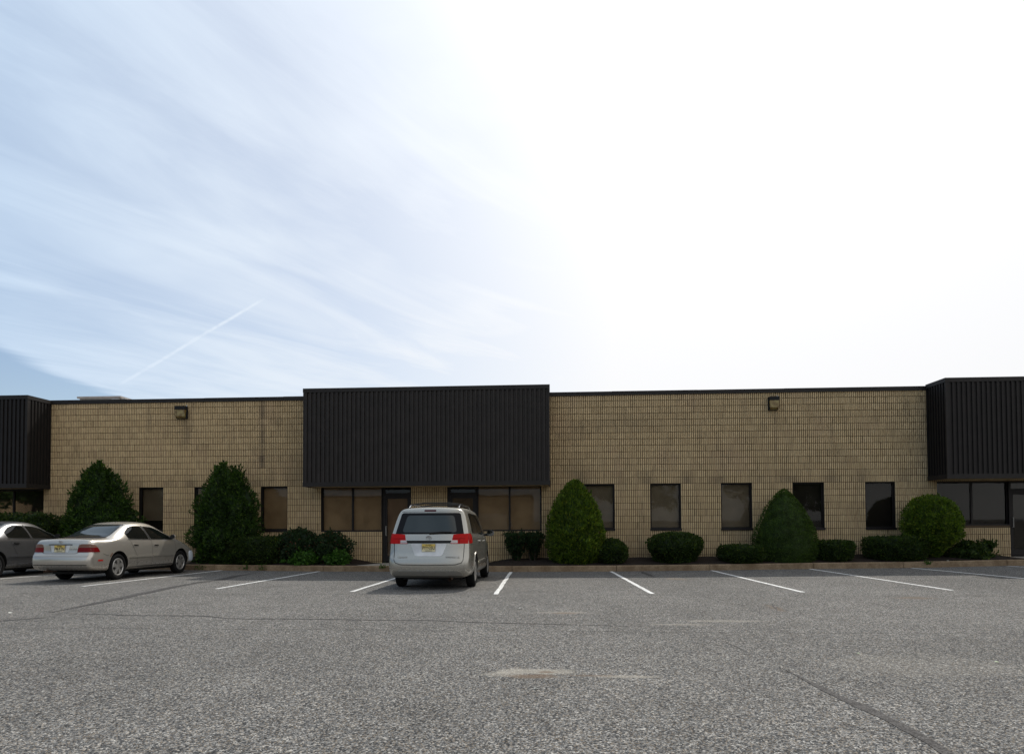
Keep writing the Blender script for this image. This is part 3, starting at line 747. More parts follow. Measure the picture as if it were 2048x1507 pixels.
    def emblem(s, x, z, kind, size):
        h, n_ = s.cast(x, z, 'rear'); bm = bmesh.new(); y = -.008
        def ring(a, b, cx_=0, cz=0, r=.005):
            tube(bm, [(cx_+a*cos(t_), y, cz+b*sin(t_)) for t_ in [2*pi*k/20 for k in range(21)]], r, 5, cap=False)
        if kind == 'ovals': ring(size, size*.68); ring(size*.34, size*.66, r=.004); ring(size*.72, size*.26, 0, size*.36, r=.004)
        else:
            tube(bm, [(-size*.75, y, size*.6), (-size*.55, y, -size*.7), (size*.55, y, -size*.7), (size*.75, y, size*.6)], .005, 5)
            tube(bm, [(-size*.42, y, size*.6), (-size*.33, y, -.002), (size*.33, y, -.002), (size*.42, y, size*.6)], .006, 5)
        o = finish('emblem', bm, mat('badge_metal', (.30, .29, .27), .35, .7), s.root, True); o.location = (x, h.y-.02, z)
    def badge(s, x, z, txt, size):
        if not txt: return
        h, n_ = s.cast(x, z, 'rear'); text('model_badge', txt, size, mat('badge_metal'), s.root, (x, h.y-.022, z), (pi/2, 0, 0), sx=1.5)
def ST(y, *rows, **kw):   # rows: (half width, z[, dy])
    return dict(p=[(r[0], r[1], y+(r[2] if len(r) > 2 else 0)) for r in rows], **kw)

# ---- minivan
VP = vmat_paint('silver_minivan_paint', (.385, .37, .33), rough=.27, metal=.75, dirt=.35)
vz = lambda y, x=-2.78: zg(x, y)
van = Car('minivan', (-2.78, 14.25, zg(-2.78, 14.25)), 'silver minivan with roof rack and red tail lights parked head-in at centre', 'minivan', VP, [
    ST(0, (.80, .25, .10), (.87, .36, .015), (.885, .52, .0), (.885, .66, .02), (.875, .73, .10), (.86, 1.0, .12), (.845, 1.13, .15), (.775, 1.45, .33), (.715, 1.655, .42), bulge=.06, crown=.03),
    ST(.14, (.87, .25), (.945, .36), (.962, .52), (.962, .66), (.955, .73, .03), (.945, 1.0, .05), (.925, 1.13, .08), (.835, 1.45, .22), (.755, 1.68, .30), crown=.04),
    ST(.5, (.90, .25), (.965, .36), (.98, .52), (.982, .66), (.98, .76), (.972, 1.0), (.95, 1.13), (.865, 1.45, .10), (.765, 1.70, .15), crown=.045),
    ST(1.5, (.90, .24), (.965, .34), (.98, .52), (.982, .66), (.982, .78), (.975, 1.0), (.952, 1.12), (.872, 1.45), (.77, 1.715), crown=.05),
    ST(2.6, (.90, .24), (.965, .34), (.98, .52), (.982, .66), (.982, .78), (.975, .98), (.95, 1.10), (.87, 1.44), (.765, 1.71), crown=.05),
    ST(3.25, (.90, .24), (.965, .34), (.98, .52), (.982, .66), (.98, .78), (.972, .97), (.945, 1.08), (.855, 1.42), (.745, 1.66), crown=.05),
    ST(3.85, (.90, .24), (.965, .34), (.975, .52), (.975, .66), (.972, .78), (.96, .95), (.93, 1.05), (.86, 1.25), (.73, 1.40), crown=.06),
    ST(4.35, (.89, .24), (.955, .34), (.965, .52), (.965, .66), (.96, .78), (.94, .90), (.90, .98), (.84, 1.04), (.74, 1.07), crown=.05),
    ST(4.8, (.82, .25), (.90, .34), (.91, .50), (.90, .62), (.88, .72), (.84, .80), (.80, .86), (.72, .90), (.6, .92), crown=.05),
    ST(5.0, (.66, .26), (.74, .34), (.75, .48), (.73, .58), (.70, .66), (.66, .73), (.62, .78), (.55, .82), (.48, .84), crown=.02, bulge=.1)],
    (1.07, 4.10), .335, .83)
# glass and lamps on the tailgate
van.part('rear_window', [([(-.80, 1.155), (.80, 1.155), (.70, 1.575), (.66, 1.60), (-.66, 1.60), (-.70, 1.575)], 'rear')], FRIT, off=.006)
rw_ = [o for o in van.root.children if o.name.startswith('rear_window')][0]
bm = bmesh.new(); van.panel(bm, [(-.64, 1.19), (.64, 1.19), (.55, 1.545), (-.55, 1.545)], 'rear', off=.009, rnd=.07)
finish('pane', bm, SGLASS, rw_, True)
for sx in (-1, 1):
    ax = 'right' if sx > 0 else 'left'
    L = van.part('tail_light', [([(sx*.50, .955), (sx*.905, .955), (sx*.89, 1.165), (sx*.56, 1.145)], 'rear')], REDL, off=.014, depth=.03)
    van.part('side_lens', [([(.13, .955), (.40, .965), (.435, 1.03), (.42, 1.12), (.345, 1.165), (.16, 1.165)], ax)], mat('deep_red_lamp', (.30, .006, .006), .25, 0, .12, 0, lambda t, b: None), L, off=.012, depth=.03)
    van.part('lens_band', [([(sx*.515, 1.058), (sx*.833, 1.058), (sx*.833, 1.066), (sx*.518, 1.066)], 'rear'), ([(sx*.70, .957), (sx*.708, .957), (sx*.708, 1.06), (sx*.70, 1.06)], 'rear')], DRED, L, off=.0165)
    van.part('reverse_lens', [([(sx*.505, .968), (sx*.665, .968), (sx*.665, 1.025), (sx*.525, 1.025)], 'rear')], WHL, L, off=.018)
    van.part('lens_stripe', [([(sx*.512, .993), (sx*.66, .993), (sx*.66, 1.0), (sx*.515, 1.0)], 'rear')], DRED, L, off=.021)
    van.part('side_window', [([(.62, 1.17), (1.62, 1.155), (1.62, 1.60), (1.0, 1.61), (.76, 1.585)], ax), ([(1.67, 1.155), (2.62, 1.13), (2.60, 1.595), (1.67, 1.60)], ax), ([(2.68, 1.13), (3.80, 1.10), (3.70, 1.18), (3.20, 1.52), (3.06, 1.56), (2.66, 1.59)], ax)], VGLASS, off=.005, rnd=.05, step=.1)
    van.part('door_handle', [([(1.80, .97), (1.98, .97), (1.98, 1.005), (1.80, 1.005)], ax), ([(2.86, .96), (3.04, .96), (3.04, .995), (2.86, .995)], ax)], VP, off=.035, rnd=.015)
    van.part('body_molding', [([(1.55, .50), (3.68, .50), (3.68, .545), (1.55, .545)], ax)], VP, off=.022, step=.15)
    van.part('wheel_arch_lip', [([(1.07+(.40+.025*e)*cos(t_), .347+(.40+.025*e)*sin(t_)) for e, ts in ((0, [radians(-8+k*196/14) for k in range(15)]), (1, [radians(188-k*196/14) for k in range(15)])) for t_ in ts], ax)], VP, off=.012, step=.5)
    van.seam('door_seam', [([(1.64, .36), (1.63, 1.16)], ax), ([(2.65, .36), (2.65, 1.6)], ax), ([(.62, 1.03), (1.6, 1.03)], ax), ([(3.78, .36), (3.80, 1.08)], ax), ([(.20, .745), (.34, .72), (.62, .70)], ax)])
    van.mirror(sx*.96, 3.62, 1.16, sx, BLACKP)
    for y in (1.07, 4.10): van.wheel(sx*.86, y, .335, .215, .215, sx, 'seven')
van.part('tailgate_trim', [([(-.52, .965), (.52, .965), (.535, 1.018), (-.535, 1.018)], 'rear')], BLACKP, off=.012)
van.part('tailgate_garnish', [([(-.535, 1.02), (.535, 1.02), (.56, 1.14), (-.56, 1.14)], 'rear')], VP, off=.018)
van.part('plate_recess', [([(-.42, .955), (.42, .955), (.32, .72), (.28, .70), (-.28, .70), (-.32, .72)], 'rear')], mat('pale_recess', (.56, .56, .55), .35, .3), off=.004, rnd=.03)
van.seam('tailgate_seam', [([(-.80, 1.14), (-.815, .93), (-.80, .62), (-.76, .56), (-.62, .525), (0, .515), (.62, .525), (.76, .56), (.80, .62), (.815, .93), (.80, 1.14)], 'rear')], wd=.014)
van.seam('roof_seam', [([(-.70, 1.625), (.70, 1.625)], 'rear')], wd=.008)
van.part('bumper_lip', [([(-.80, .30), (.80, .30), (.76, .375), (.70, .40), (-.70, .40), (-.76, .375)], 'rear')], VP, off=.035, rnd=.03)
van.part('lower_valance', [([(-.80, .235), (.80, .235), (.80, .275), (-.80, .275)], 'rear')], BLACKP, off=.012)
van.part('high_brake_light', [([(-.16, 1.632), (.12, 1.632), (.115, 1.668), (-.155, 1.668)], 'rear')], mat('brake_light', (.06, .008, .010), .2, build=lambda t, b: None), off=.012)
van.plate(0, .87, 'PYY 35U', 'GARDEN STATE'); van.emblem(0, 1.075, 'ovals', .062); van.badge(.56, .68, 'SIENNA LE', .045); van.badge(-.60, .68, 'TOYOTA', .038)
bm = bmesh.new(); hp = [van.cast(a, b, 'rear')[0]+Vector((0, -.035, 0)) for a, b in ((.06, 1.175), (.30, 1.195), (.52, 1.19))]; tube(bm, hp, .014, 6)
hp2 = [van.cast(a, b, 'rear')[0]+Vector((0, -.02, 0)) for a, b in ((.0, 1.17), (.36, 1.185))]; tube(bm, hp2, .022, 6); finish('wiper', bm, BLACKP, van.root, True)
for sx in (-1, 1):                                                          # roof rack
    bm = bmesh.new(); pts = []
    for k in range(13):
        y = .72+2.2*k/12; h = van.cast(sx*.60, y, 'top')[0]; lift = .0 if k in (0, 12) else (.055 if k in (1, 11) else .075); pts.append(h+Vector((0, 0, lift)))
    tube(bm, pts, .021, 8); finish('roof_rail', bm, CHROME if sx else BLACKP, van.root, True)
bm = bmesh.new()
for y in (1.05, 2.3): tube(bm, [(-.60, y, 1.80), (-.3, y, 1.835), (.3, y, 1.835), (.60, y, 1.80)], .016, 6)
finish('roof_crossbar', bm, BLACKP, van.root, True)
bm = bmesh.new(); tube(bm, [(.50, .02, .22), (.50, .35, .24)], .035, 12, cap=False); finish('exhaust_pipe', bm, mat('rusty_pipe', (.10, .06, .04), .8), van.root)
boxo('undertray', -.7, .7, .5, 4.7, .19, .235, BLACKP, van.root)

# ---- sedans share one builder
def sedan(name, loc, label, paint, spec, rz=0.0):
    L, Wd, H, ax, wr = spec['L'], spec['W']/2, spec['H'], spec['ax'], spec['wr']; k = L/4.78; b = spec['belt']; dk = spec['deck']
    def r(y, wd, zt_, crown, roofw, mid=None, **kw):
        """one station: lower body rows plus the two top rows"""
        zb_ = min(b, zt_-.05)
        return ST(y*k, (wd*.90, .22), (wd*.98, .31), (wd, .47), (wd*1.0, .60), (wd*.985, zb_*.86+.02), (wd*.955, zb_), *(mid or [(roofw+.09, zb_+(zt_-zb_)*.55)]), (roofw, zt_), crown=crown, **kw)
    c = Car(name, loc, label, 'sedan', paint, [
        ST(0, (Wd*.86, .30, .10), (Wd*.92, .36, .02), (Wd*.935, .47, 0), (Wd*.935, .585, .015), (Wd*.915, .66, .085), (Wd*.90, .80, .09), (Wd*.86, dk-.06, .10), (Wd*.78, dk, .14), bulge=.07, crown=.02),
        ST(.12*k, (Wd*.93, .27), (Wd*.985, .34), (Wd*1.0, .47), (Wd*1.0, .585), (Wd*.975, .67, .03), (Wd*.955, .82, .05), (Wd*.90, dk-.04, .06), (Wd*.82, dk+.005, .08), crown=.02),
        ST(.45*k, (Wd*.95, .24), (Wd*.99, .32), (Wd*1.0, .47), (Wd*1.0, .60), (Wd*.985, .72), (Wd*.96, .86), (Wd*.90, dk-.02), (Wd*.80, dk+.015), crown=.02),
        r(.88, Wd, dk+.03, .02, Wd*.76, [(Wd*.86, dk+.0)]),
        r(1.18, Wd, dk+.17, .02, Wd*.68, [(Wd*.82, dk+.08)]),
        r(1.62, Wd, H-.075, .03, Wd*.62, [(Wd*.76, b+.24)]),
        r(1.95, Wd, H-.03, .035, Wd*.62, [(Wd*.77, b+.29)]),
        r(2.45, Wd, H-.02, .035, Wd*.62, [(Wd*.78, b+.30)]),
        r(2.85, Wd, H-.07, .035, Wd*.61, [(Wd*.775, b+.27)]),
        r(3.25, Wd, H-.25, .04, Wd*.62, [(Wd*.80, b+.14)]),
        r(3.62, Wd, b+.06, .04, Wd*.70, [(Wd*.86, b+.03)]),
        ST(4.05*k, (Wd*.93, .24), (Wd*.98, .32), (Wd*.995, .47), (Wd*.99, .60), (Wd*.965, .72), (Wd*.93, .80), (Wd*.86, .855), (Wd*.74, .885), crown=.04),
        ST(4.5*k, (Wd*.86, .25), (Wd*.93, .32), (Wd*.95, .47), (Wd*.93, .56), (Wd*.90, .64), (Wd*.86, .69), (Wd*.80, .73), (Wd*.66, .75), crown=.03),
        ST(4.72*k, (Wd*.68, .27), (Wd*.76, .33), (Wd*.80, .45), (Wd*.77, .53), (Wd*.73, .58), (Wd*.70, .61), (Wd*.64, .63), (Wd*.5, .645), crown=.01, bulge=.06)],
        ax, wr, Wd-.14, rz, spec['scz'])
    rg = [(-Wd*.74, dk+.035), (Wd*.74, dk+.035), (Wd*.70, dk+.08), (Wd*.585, H-.085), (Wd*.54, H-.068), (-Wd*.54, H-.068), (-Wd*.585, H-.085), (-Wd*.70, dk+.08)]
    g = c.part('rear_window', [(rg, 'rear')], FRIT, off=.005, step=.05)
    s_ = .965; zc_ = (dk+.035+H-.07)/2
    c.part('pane', [([(x*s_, zc_+(z-zc_)*.93) for x, z in rg], 'rear')], SGLASS, g, off=.008, step=.05)
    for sx in (-1, 1):
        a = 'right' if sx > 0 else 'left'
        c.part('side_window', [([(y*k, z) for y, z in ((1.50, b+.025), (2.33, b+.012), (2.19, H-.115), (1.86, H-.105), (1.70, H-.14), (1.46, b+.16))], a),
                               ([(y*k, z) for y, z in ((2.42, b+.012), (3.42, b+.0), (3.30, b+.09), (2.93, H-.20), (2.62, H-.135), (2.28, H-.115))], a)], spec['glass'], off=.005, rnd=.035, step=.07)
        c.seam('window_pillar', [([(2.375*k, b+.0), (2.235*k, H-.10)], a)], wd=.055, m=BLACKP if not spec.get('grey') else SEAM, off=.006)
        c.seam('belt_trim', [([(1.47*k, b+.01), (3.45*k, b-.012)], a)], wd=.016, m=BLACKP, off=.008)
        c.seam('door_seam', [([(1.53*k, b+.0), (1.60*k, b-.12), (1.80*k, .55), (1.83*k, .30)], a), ([(2.42*k, b), (2.45*k, .7), (2.45*k, .30)], a), ([(3.50*k, b-.02), (3.56*k, .7), (3.54*k, .30)], a), ([(.47*k, .645), (.62*k, .60), (ax[0]-wr-.07, .60)], a), ([(1.83*k, .30), (3.54*k, .30)], a)], wd=.008)
        c.part('body_molding', [([(ax[0]+wr+.09, .515), (2.43*k, .515), (2.43*k, .555), (ax[0]+wr+.09, .555)], a), ([(2.47*k, .515), (ax[1]-wr-.08, .515), (ax[1]-wr-.08, .555), (2.47*k, .555)], a)], paint, off=.020, step=.15)
        c.part('door_handle', [([(y*k, z) for y, z in ((1.68, b-.125), (1.86, b-.13), (1.86, b-.095), (1.68, b-.09))], a), ([(y*k, z) for y, z in ((2.56, b-.14), (2.74, b-.145), (2.74, b-.11), (2.56, b-.105))], a)], BLACKP if spec.get('grey') else paint, off=.022, rnd=.012)
        c.part('handle_recess', [([(y*k, z) for y, z in ((1.67, b-.155), (1.87, b-.16), (1.85, b-.128), (1.69, b-.123))], a), ([(y*k, z) for y, z in ((2.55, b-.17), (2.75, b-.175), (2.73, b-.143), (2.57, b-.138))], a)], SEAM, off=.003, rnd=.012)
        c.part('rocker', [([(ax[0]+wr+.08, .235), (ax[1]-wr-.08, .235), (ax[1]-wr-.08, .30), (ax[0]+wr+.08, .30)], a)], mat('grey_rocker', (.10, .10, .095), .5), off=.014, step=.2)
        L_ = c.part('tail_light', [([(sx*Wd*.56, .685), (sx*Wd*.955, .685), (sx*Wd*.94, .79), (sx*Wd*.575, .79)], 'rear'), ([(.09, .685), (.37*k, .685), (.345*k, .74), (.31*k, .79), (.10, .79)], a)], DRED, off=.010, depth=.03, step=.05, join=True)
        c.part('upper_lens', [([(sx*Wd*.575, .792), (sx*Wd*.94, .792), (sx*Wd*.90, .87), (sx*Wd*.66, .87), (sx*Wd*.60, .845)], 'rear'), ([(.10, .792), (.308*k, .792), (.24*k, .85), (.14, .862)], a)], spec.get('uplens', AMBL), L_, join=True, off=.010, depth=.03, step=.05)
        c.part('bumper_reflector', [([(.30*k, .475), (.47*k, .475), (.47*k, .507), (.30*k, .507)], a)], REDL, off=.006)
        c.mirror(sx*Wd*.93, 3.30*k, b+.06, sx, paint if not spec.get('grey') else BLACKP, .66)
        for y in ax: c.wheel(sx*(Wd-.115), y, wr, .20, wr*.66, sx, spec['style'])
    c.seam('trunk_seam', [([(-Wd*.86, .875), (-Wd*.58, .675), (-Wd*.50, .655), (Wd*.50, .655), (Wd*.58, .675), (Wd*.60, .87)], 'rear')], wd=.008)
    c.seam('trunk_seam', [([(sx*Wd*.62, .10), (sx*Wd*.68, .9*k)], 'top') for sx in (-1, 1)], wd=.010)
    c.part('trunk_trim', [([(-Wd*.38, .848), (Wd*.38, .848), (Wd*.38, .866), (-Wd*.38, .866)], 'rear')], BLACKP, off=.014)
    c.part('plate_recess', [([(-Wd*.33, .846), (Wd*.33, .846), (Wd*.27, .69), (-Wd*.27, .69)], 'rear')], mat('pale_recess'), off=.003, rnd=.02)
    c.seam('bumper_seam', [([(-Wd*.88, .395), (Wd*.88, .395)], 'rear')], wd=.016)
    c.part('bumper_top', [([(-Wd*.90, .595), (Wd*.90, .595), (Wd*.90, .628), (-Wd*.90, .628)], 'rear')], paint, off=.016)
    c.plate(0, .765, spec['plate'], 'GARDEN STATE', wd=.30, ht=.15); c.emblem(0, dk-.045, 'letter', .042); c.badge(Wd*.44, .75, spec['badge'], .034)
    c.part('headlight', [([(sx*Wd*.45, .55), (sx*Wd*.74, .55), (sx*Wd*.72, .62), (sx*Wd*.45, .60)], 'front') for sx in (-1, 1)], WHL, off=.008)
    ws = [(-Wd*.70, 3.60*k), (Wd*.70, 3.60*k), (Wd*.54, 2.93*k), (-Wd*.54, 2.93*k)]
    c.part('windshield', [(ws, 'top')], VGLASS, off=.004, step=.1)
    bm = bmesh.new(); tube(bm, [(-Wd*.5, .02, .25), (-Wd*.5, .4, .25)], .028, 12, cap=False); finish('exhaust_pipe', bm, mat('rusty_pipe'), c.root)
    boxo('undertray', -.6, .6, .45, 4.3*k, .17, .222, BLACKP, c.root)
    return c
AP = vmat_paint('champagne_sedan_paint', (.475, .445, .395), rough=.24, metal=.62, dirt=.6)
s1 = sedan('sedan', (-13.03, 15.99, zg(-13.0, 16)), 'champagne silver sedan with rust above its rear wheel, beside the taller grey car', AP,
           dict(L=4.72, W=1.78, H=1.40, ax=(1.06, 3.775), wr=.315, belt=.955, deck=.965, style='five', plate='P46 FTN', badge='ACCORD', glass=VGLASS, scz=1.175), rz=-.06)
# the pale bumper corner at its nose and the rust on the arch
s1.part('front_bumper', [([(4.22, .33), (4.66, .33), (4.68, .60), (4.30, .62), (4.20, .56)], 'right'), ([(4.22, .33), (4.66, .33), (4.68, .60), (4.30, .62), (4.20, .56)], 'left')], mat('white_bumper', (.52, .57, .63), .5), off=.018, label='unpainted pale front bumper')
s1.part('rust_patch', [([(1.06-.385*cos(t_)-e, .33+.385*sin(t_)+e) for e, ts in ((0, (.62, .72, .82, .92)), (.022, (.90, .8, .7, .6))) for t_ in ts], 'right')], mat('rust', (.11, .045, .018), .9), s1.body, off=.004)
DP = vmat_paint('dark_grey_sedan_paint', (.17, .17, .174), rough=.26, metal=.7, dirt=.2)
s2 = sedan('sedan', (-16.75, 16.2, zg(-16.7, 16.2)), 'dark grey sedan cut off by the left edge of the photo', DP,
           dict(L=4.55, W=1.72, H=1.43, ax=(1.0, 3.62), wr=.315, belt=.98, deck=1.0, style='steel', plate='', badge='', glass=VGLASS, grey=True, scz=1.165))

# ------------------------------------------------------------------ plants
def leaf_cloud(name, parent, samples, m, size, up=.3, wid=.5, droop=0.0, seed=1, hull=None):
    """many small leaf-shaped faces; samples = list of (point, outward normal)"""
    rnd = random.Random(seed); bm = bmesh.new(); lay = bm.verts.layers.float_color.new('tone')
    for p, n in samples:
        d = (n*.9+Vector((rnd.gauss(0, .55), rnd.gauss(0, .55), rnd.gauss(0, .45)+up))).normalized(); d.z -= droop; d.normalize()
        s = d.cross(Vector((rnd.gauss(0, 1), rnd.gauss(0, 1), rnd.gauss(0, 1)))).normalized(); L = size*rnd.uniform(.6, 1.35); ww = L*wid*.5
        c = (rnd.random(), rnd.random(), 0, 1); a = p-d*L*.35
        vs = [bm.verts.new(q) for q in (a, a+d*L*.5+s*ww, a+d*L, a+d*L*.5-s*ww)]
        for v in vs: v[lay] = c
        bm.faces.new(vs)
    if hull:
        k0 = len(bm.verts)
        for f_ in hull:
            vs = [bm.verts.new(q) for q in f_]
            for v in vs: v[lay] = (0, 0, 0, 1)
            bm.faces.new(vs)
    return finish(name, bm, m, parent)
def bush(name, px0, px1, pyt, pyb, Y, prof, m, label, cat, size, n, ry=None, up=.3, wid=.5, lump=.12, group=None, seed=0, freq=2.5, droop=0.0, stems=1, lean=0.0, thick=.22, sprigs=26):
    T, B = W((px0+px1)/2, pyt, Y), W((px0+px1)/2, pyb, Y); x0, x1 = W(px0, pyb, Y).x, W(px1, pyb, Y).x; cx_ = (x0+x1)/2; rx = (x1-x0)/2-size*.25; ry = ry or min(rx, .84)
    zb = min(B.z, bedh(cx_, Y)+.02); h = T.z-zb-size*.3; r = empty(name, (cx_, Y, zb)); tag(r, label, cat, group); rnd = random.Random(seed+17); off = Vector((seed*3.7, seed*1.3, 0))
    def R_(v):
        for (a, ra), (b, rb) in zip(prof, prof[1:]):
            if v <= b: t_ = (v-a)/(b-a); return ra+(rb-ra)*t_
        return prof[-1][1]
    def pt(v, th, f):
        q = Vector((cos(th)*1.0, sin(th)*1.0, v*2.2))*freq*.5+off
        k = 1+lump*(noise.noise(q)*1.3+noise.noise(q*2.7)*.7)
        kz = 1+lump*.4*noise.noise(Vector((cos(th), sin(th), 7))*1.5+off)*(v**2)
        rr = R_(v)*k*f; return Vector((cos(th)*rr*rx+lean*v, sin(th)*rr*ry, v*h*kz*(.94+.06*f)))
    S = []
    wts = []; M = 60
    for i in range(M): v = (i+.5)/M; wts.append(max(.12, R_(v))+(.35 if v > .9 else 0))
    for _ in range(n):
        i = rnd.choices(range(M), wts)[0]; v = (i+rnd.random())/M; th = rnd.uniform(0, 2*pi)
        if sin(th) > .3 and rnd.random() < .6: th = -th
        f = 1-abs(rnd.gauss(0, 1))*thick*.45; f = max(.5, f)+rnd.uniform(0, .03); p = pt(v, th, f); e = .03
        a = pt(min(1, v+e), th, f)-pt(max(0, v-e), th, f); b_ = pt(v, th+.1, f)-pt(v, th-.1, f); nn = b_.cross(a)
        nn = nn.normalized() if nn.length > 1e-6 else Vector((0, 0, 1)); S.append((p, nn))
    for _ in range(sprigs):                                             # shoots that break the outline
        v = rnd.random()**.75; th = rnd.uniform(0, 2*pi); p = pt(min(.985, v), th, .97); o_ = Vector((cos(th)*.5, sin(th)*.5, .9+v*.5)).normalized(); Ls = rnd.uniform(.6, 2.0)*size
        for q in range(9): S.append((p+o_*Ls*q/9+Vector((rnd.gauss(0, 1), rnd.gauss(0, 1), rnd.gauss(0, 1)))*size*.13*(1-q/12), o_))
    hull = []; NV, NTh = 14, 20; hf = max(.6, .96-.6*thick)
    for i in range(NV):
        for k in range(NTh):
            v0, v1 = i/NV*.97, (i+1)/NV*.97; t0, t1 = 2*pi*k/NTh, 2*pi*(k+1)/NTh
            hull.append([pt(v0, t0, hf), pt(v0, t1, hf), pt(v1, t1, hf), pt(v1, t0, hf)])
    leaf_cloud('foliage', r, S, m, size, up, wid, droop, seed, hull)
    bm = bmesh.new()
    for k in range(stems):
        a = 2*pi*k/max(1, stems)+.4; q = .04 if stems == 1 else .10
        tube(bm, [(cos(a)*q, sin(a)*q, -.06), (cos(a)*q*1.8, sin(a)*q*1.8, h*.3), (cos(a)*rx*.3, sin(a)*ry*.3, h*.6)], .035 if stems == 1 else .016, 7, .012)
    finish('trunk', bm, BARK, r); return r
CONE = [(0, .85), (.1, .95), (.3, 1), (.42, .97), (.6, .84), (.72, .70), (.81, .58), (.9, .42), (.96, .22), (1, .03)]
CONE2 = [(0, .8), (.2, .97), (.32, 1), (.42, .94), (.58, .9), (.68, .8), (.78, .64), (.88, .52), (.95, .36), (1, .08)]
EGG = [(0, .50), (.12, .80), (.3, .97), (.5, 1.0), (.7, .90), (.85, .68), (.95, .38), (1, .05)]
BOXY = [(0, .72), (.15, .9), (.4, 1.0), (.75, 1.0), (.9, .93), (.97, .75), (1, .2)]
DOME = [(0, .60), (.1, .72), (.25, .80), (.42, .95), (.6, 1.0), (.78, .92), (.9, .72), (.97, .45), (1, .05)]
GLOBE = [(0, .25), (.12, .42), (.2, .66), (.33, .95), (.55, 1.0), (.77, .87), (.9, .66), (.96, .42), (1, .05)]
FAN = [(0, .22), (.2, .42), (.5, .78), (.8, 1.0), (.93, .96), (1, .5)]
YB = 21.98
bush('conical_shrub', 131, 271, 928, 1128, 22.05, CONE, JUN, 'broad pointed evergreen shrub behind the champagne sedan', 'shrub', .12, 12500, lump=.22, wid=.36, up=.5, seed=1, freq=5, sprigs=110)
r_ = bush('conical_shrub', 388, 517, 930, 1128, 22.0, CONE2, JUN, 'tall shaggy pointed evergreen standing just right of the champagne sedan', 'shrub', .12, 12000, lump=.26, wid=.36, up=.5, seed=5, freq=5.5, lean=.06, sprigs=110)
bush('conical_shrub', 1092, 1210, 960, 1128, YB, [(0, .70), (.08, .88), (.22, .98), (.4, 1.0), (.58, .90), (.74, .70), (.87, .47), (.96, .24), (1, .04)], ARB, 'yellow-green clipped cone shrub right of the central canopy', 'shrub', .105, 12000, lump=.10, wid=.36, up=.9, seed=3, freq=6, thick=.26)
bush('conical_shrub', 1503, 1637, 978, 1124, YB, [(0, .9), (.18, 1.0), (.37, .95), (.56, .79), (.76, .56), (.89, .33), (.96, .18), (1, .04)], SPR, 'smooth dark green cone shrub flaring out between two low hedges', 'shrub', .062, 15000, lump=.07, wid=.3, up=.25, seed=4, freq=3, thick=.14)
bush('globe_shrub', 1806, 1921, 988, 1112, 21.9, GLOBE, ARB, 'round clipped yellow-green shrub near the right canopy', 'shrub', .085, 11000, lump=.10, wid=.4, up=.5, seed=8, freq=7, thick=.24)
bush('low_hedge', 462, 578, 1070, 1130, 21.85, BOXY, YEW, 'low square-topped hedge right of the shaggy pointed evergreen', 'hedge', .07, 6500, lump=.06, seed=9)
bush('dark_shrub', 548, 640, 1056, 1128, 22.1, EGG, SHR, 'dark leafy shrub left of the storefront window', 'shrub', .085, 4500, lump=.22, seed=10, freq=5)
bush('dark_shrub', 618, 706, 1062, 1126, 22.15, EGG, SHR, 'dark ragged shrub with reddish leaves under the storefront window', 'shrub', .085, 3600, lump=.30, seed=11, freq=5, thick=.4)
bush('leafy_perennial', 580, 645, 1098, 1131, 21.6, EGG, WEED, 'bright green leafy plant below the dark shrub left of the storefront', 'plant', .085, 900, lump=.25, seed=12, wid=.8, thick=.6, stems=3)
bush('leafy_perennial', 648, 700, 1100, 1131, 21.6, EGG, WEED, 'bright green leafy plant at the bed edge below the ragged shrub', 'plant', .085, 750, lump=.25, seed=13, wid=.8, thick=.6, stems=3)
bush('fan_shrub', 1006, 1060, 1062, 1120, 22.3, FAN, SHR, 'dark fan-shaped shrub under the window just right of the minivan', 'shrub', .075, 2600, lump=.22, seed=14, freq=4, stems=4, thick=.5)
bush('fan_shrub', 1046, 1088, 1062, 1120, 22.35, FAN, SHR, 'narrow dark fan-shaped shrub left of the yellow-green cone', 'shrub', .075, 2000, lump=.22, seed=15, freq=4, stems=4, thick=.5)
bush('rounded_shrub', 1192, 1258, 1075, 1127, 21.75, EGG, YEW, 'small rounded dark shrub against the yellow-green cone', 'shrub', .07, 3600, lump=.10, seed=16)
bush('mushroom_shrub', 1290, 1409, 1062, 1126, 21.95, DOME, YEW, 'mushroom-shaped clipped shrub standing alone below a window', 'shrub', .07, 6500, lump=.09, seed=17)
bush('low_hedge', 1434, 1532, 1087, 1124, 21.8, BOXY, YEW, 'low hedge left of the smooth dark green cone', 'hedge', .065, 4600, lump=.07, seed=18)
bush('low_hedge', 1622, 1707, 1078, 1121, 21.85, BOXY, YEW, 'low square hedge right of the smooth dark green cone', 'hedge', .065, 4600, lump=.05, seed=19)
bush('low_hedge', 1726, 1852, 1070, 1120, 21.9, BOXY, YEW, 'widest low hedge, left of the round clipped shrub', 'hedge', .065, 6500, lump=.06, seed=20)
bush('spreading_juniper', 1893, 1975, 1080, 1120, 21.95, [(0, .7), (.3, 1), (.6, .85), (.85, .5), (1, .1)], YEW, 'dark spreading juniper under the right storefront window', 'shrub', .09, 3200, lump=.35, seed=21, freq=6, thick=.5, up=.1)
bush('spreading_juniper', 1955, 1992, 1080, 1108, 22.1, [(0, .15), (.4, .5), (.7, 1), (.9, .8), (1, .1)], YEW, 'sparse juniper tips reaching right toward the glass door', 'shrub', .10, 420, lump=.4, seed=22, freq=6, thick=.9, up=.15)
bush('broad_hedge', -60, 128, 1024, 1128, 22.0, BOXY, YEW, 'tall dark hedge behind the dark grey sedan', 'hedge', .085, 9500, lump=.14, seed=23, freq=4)
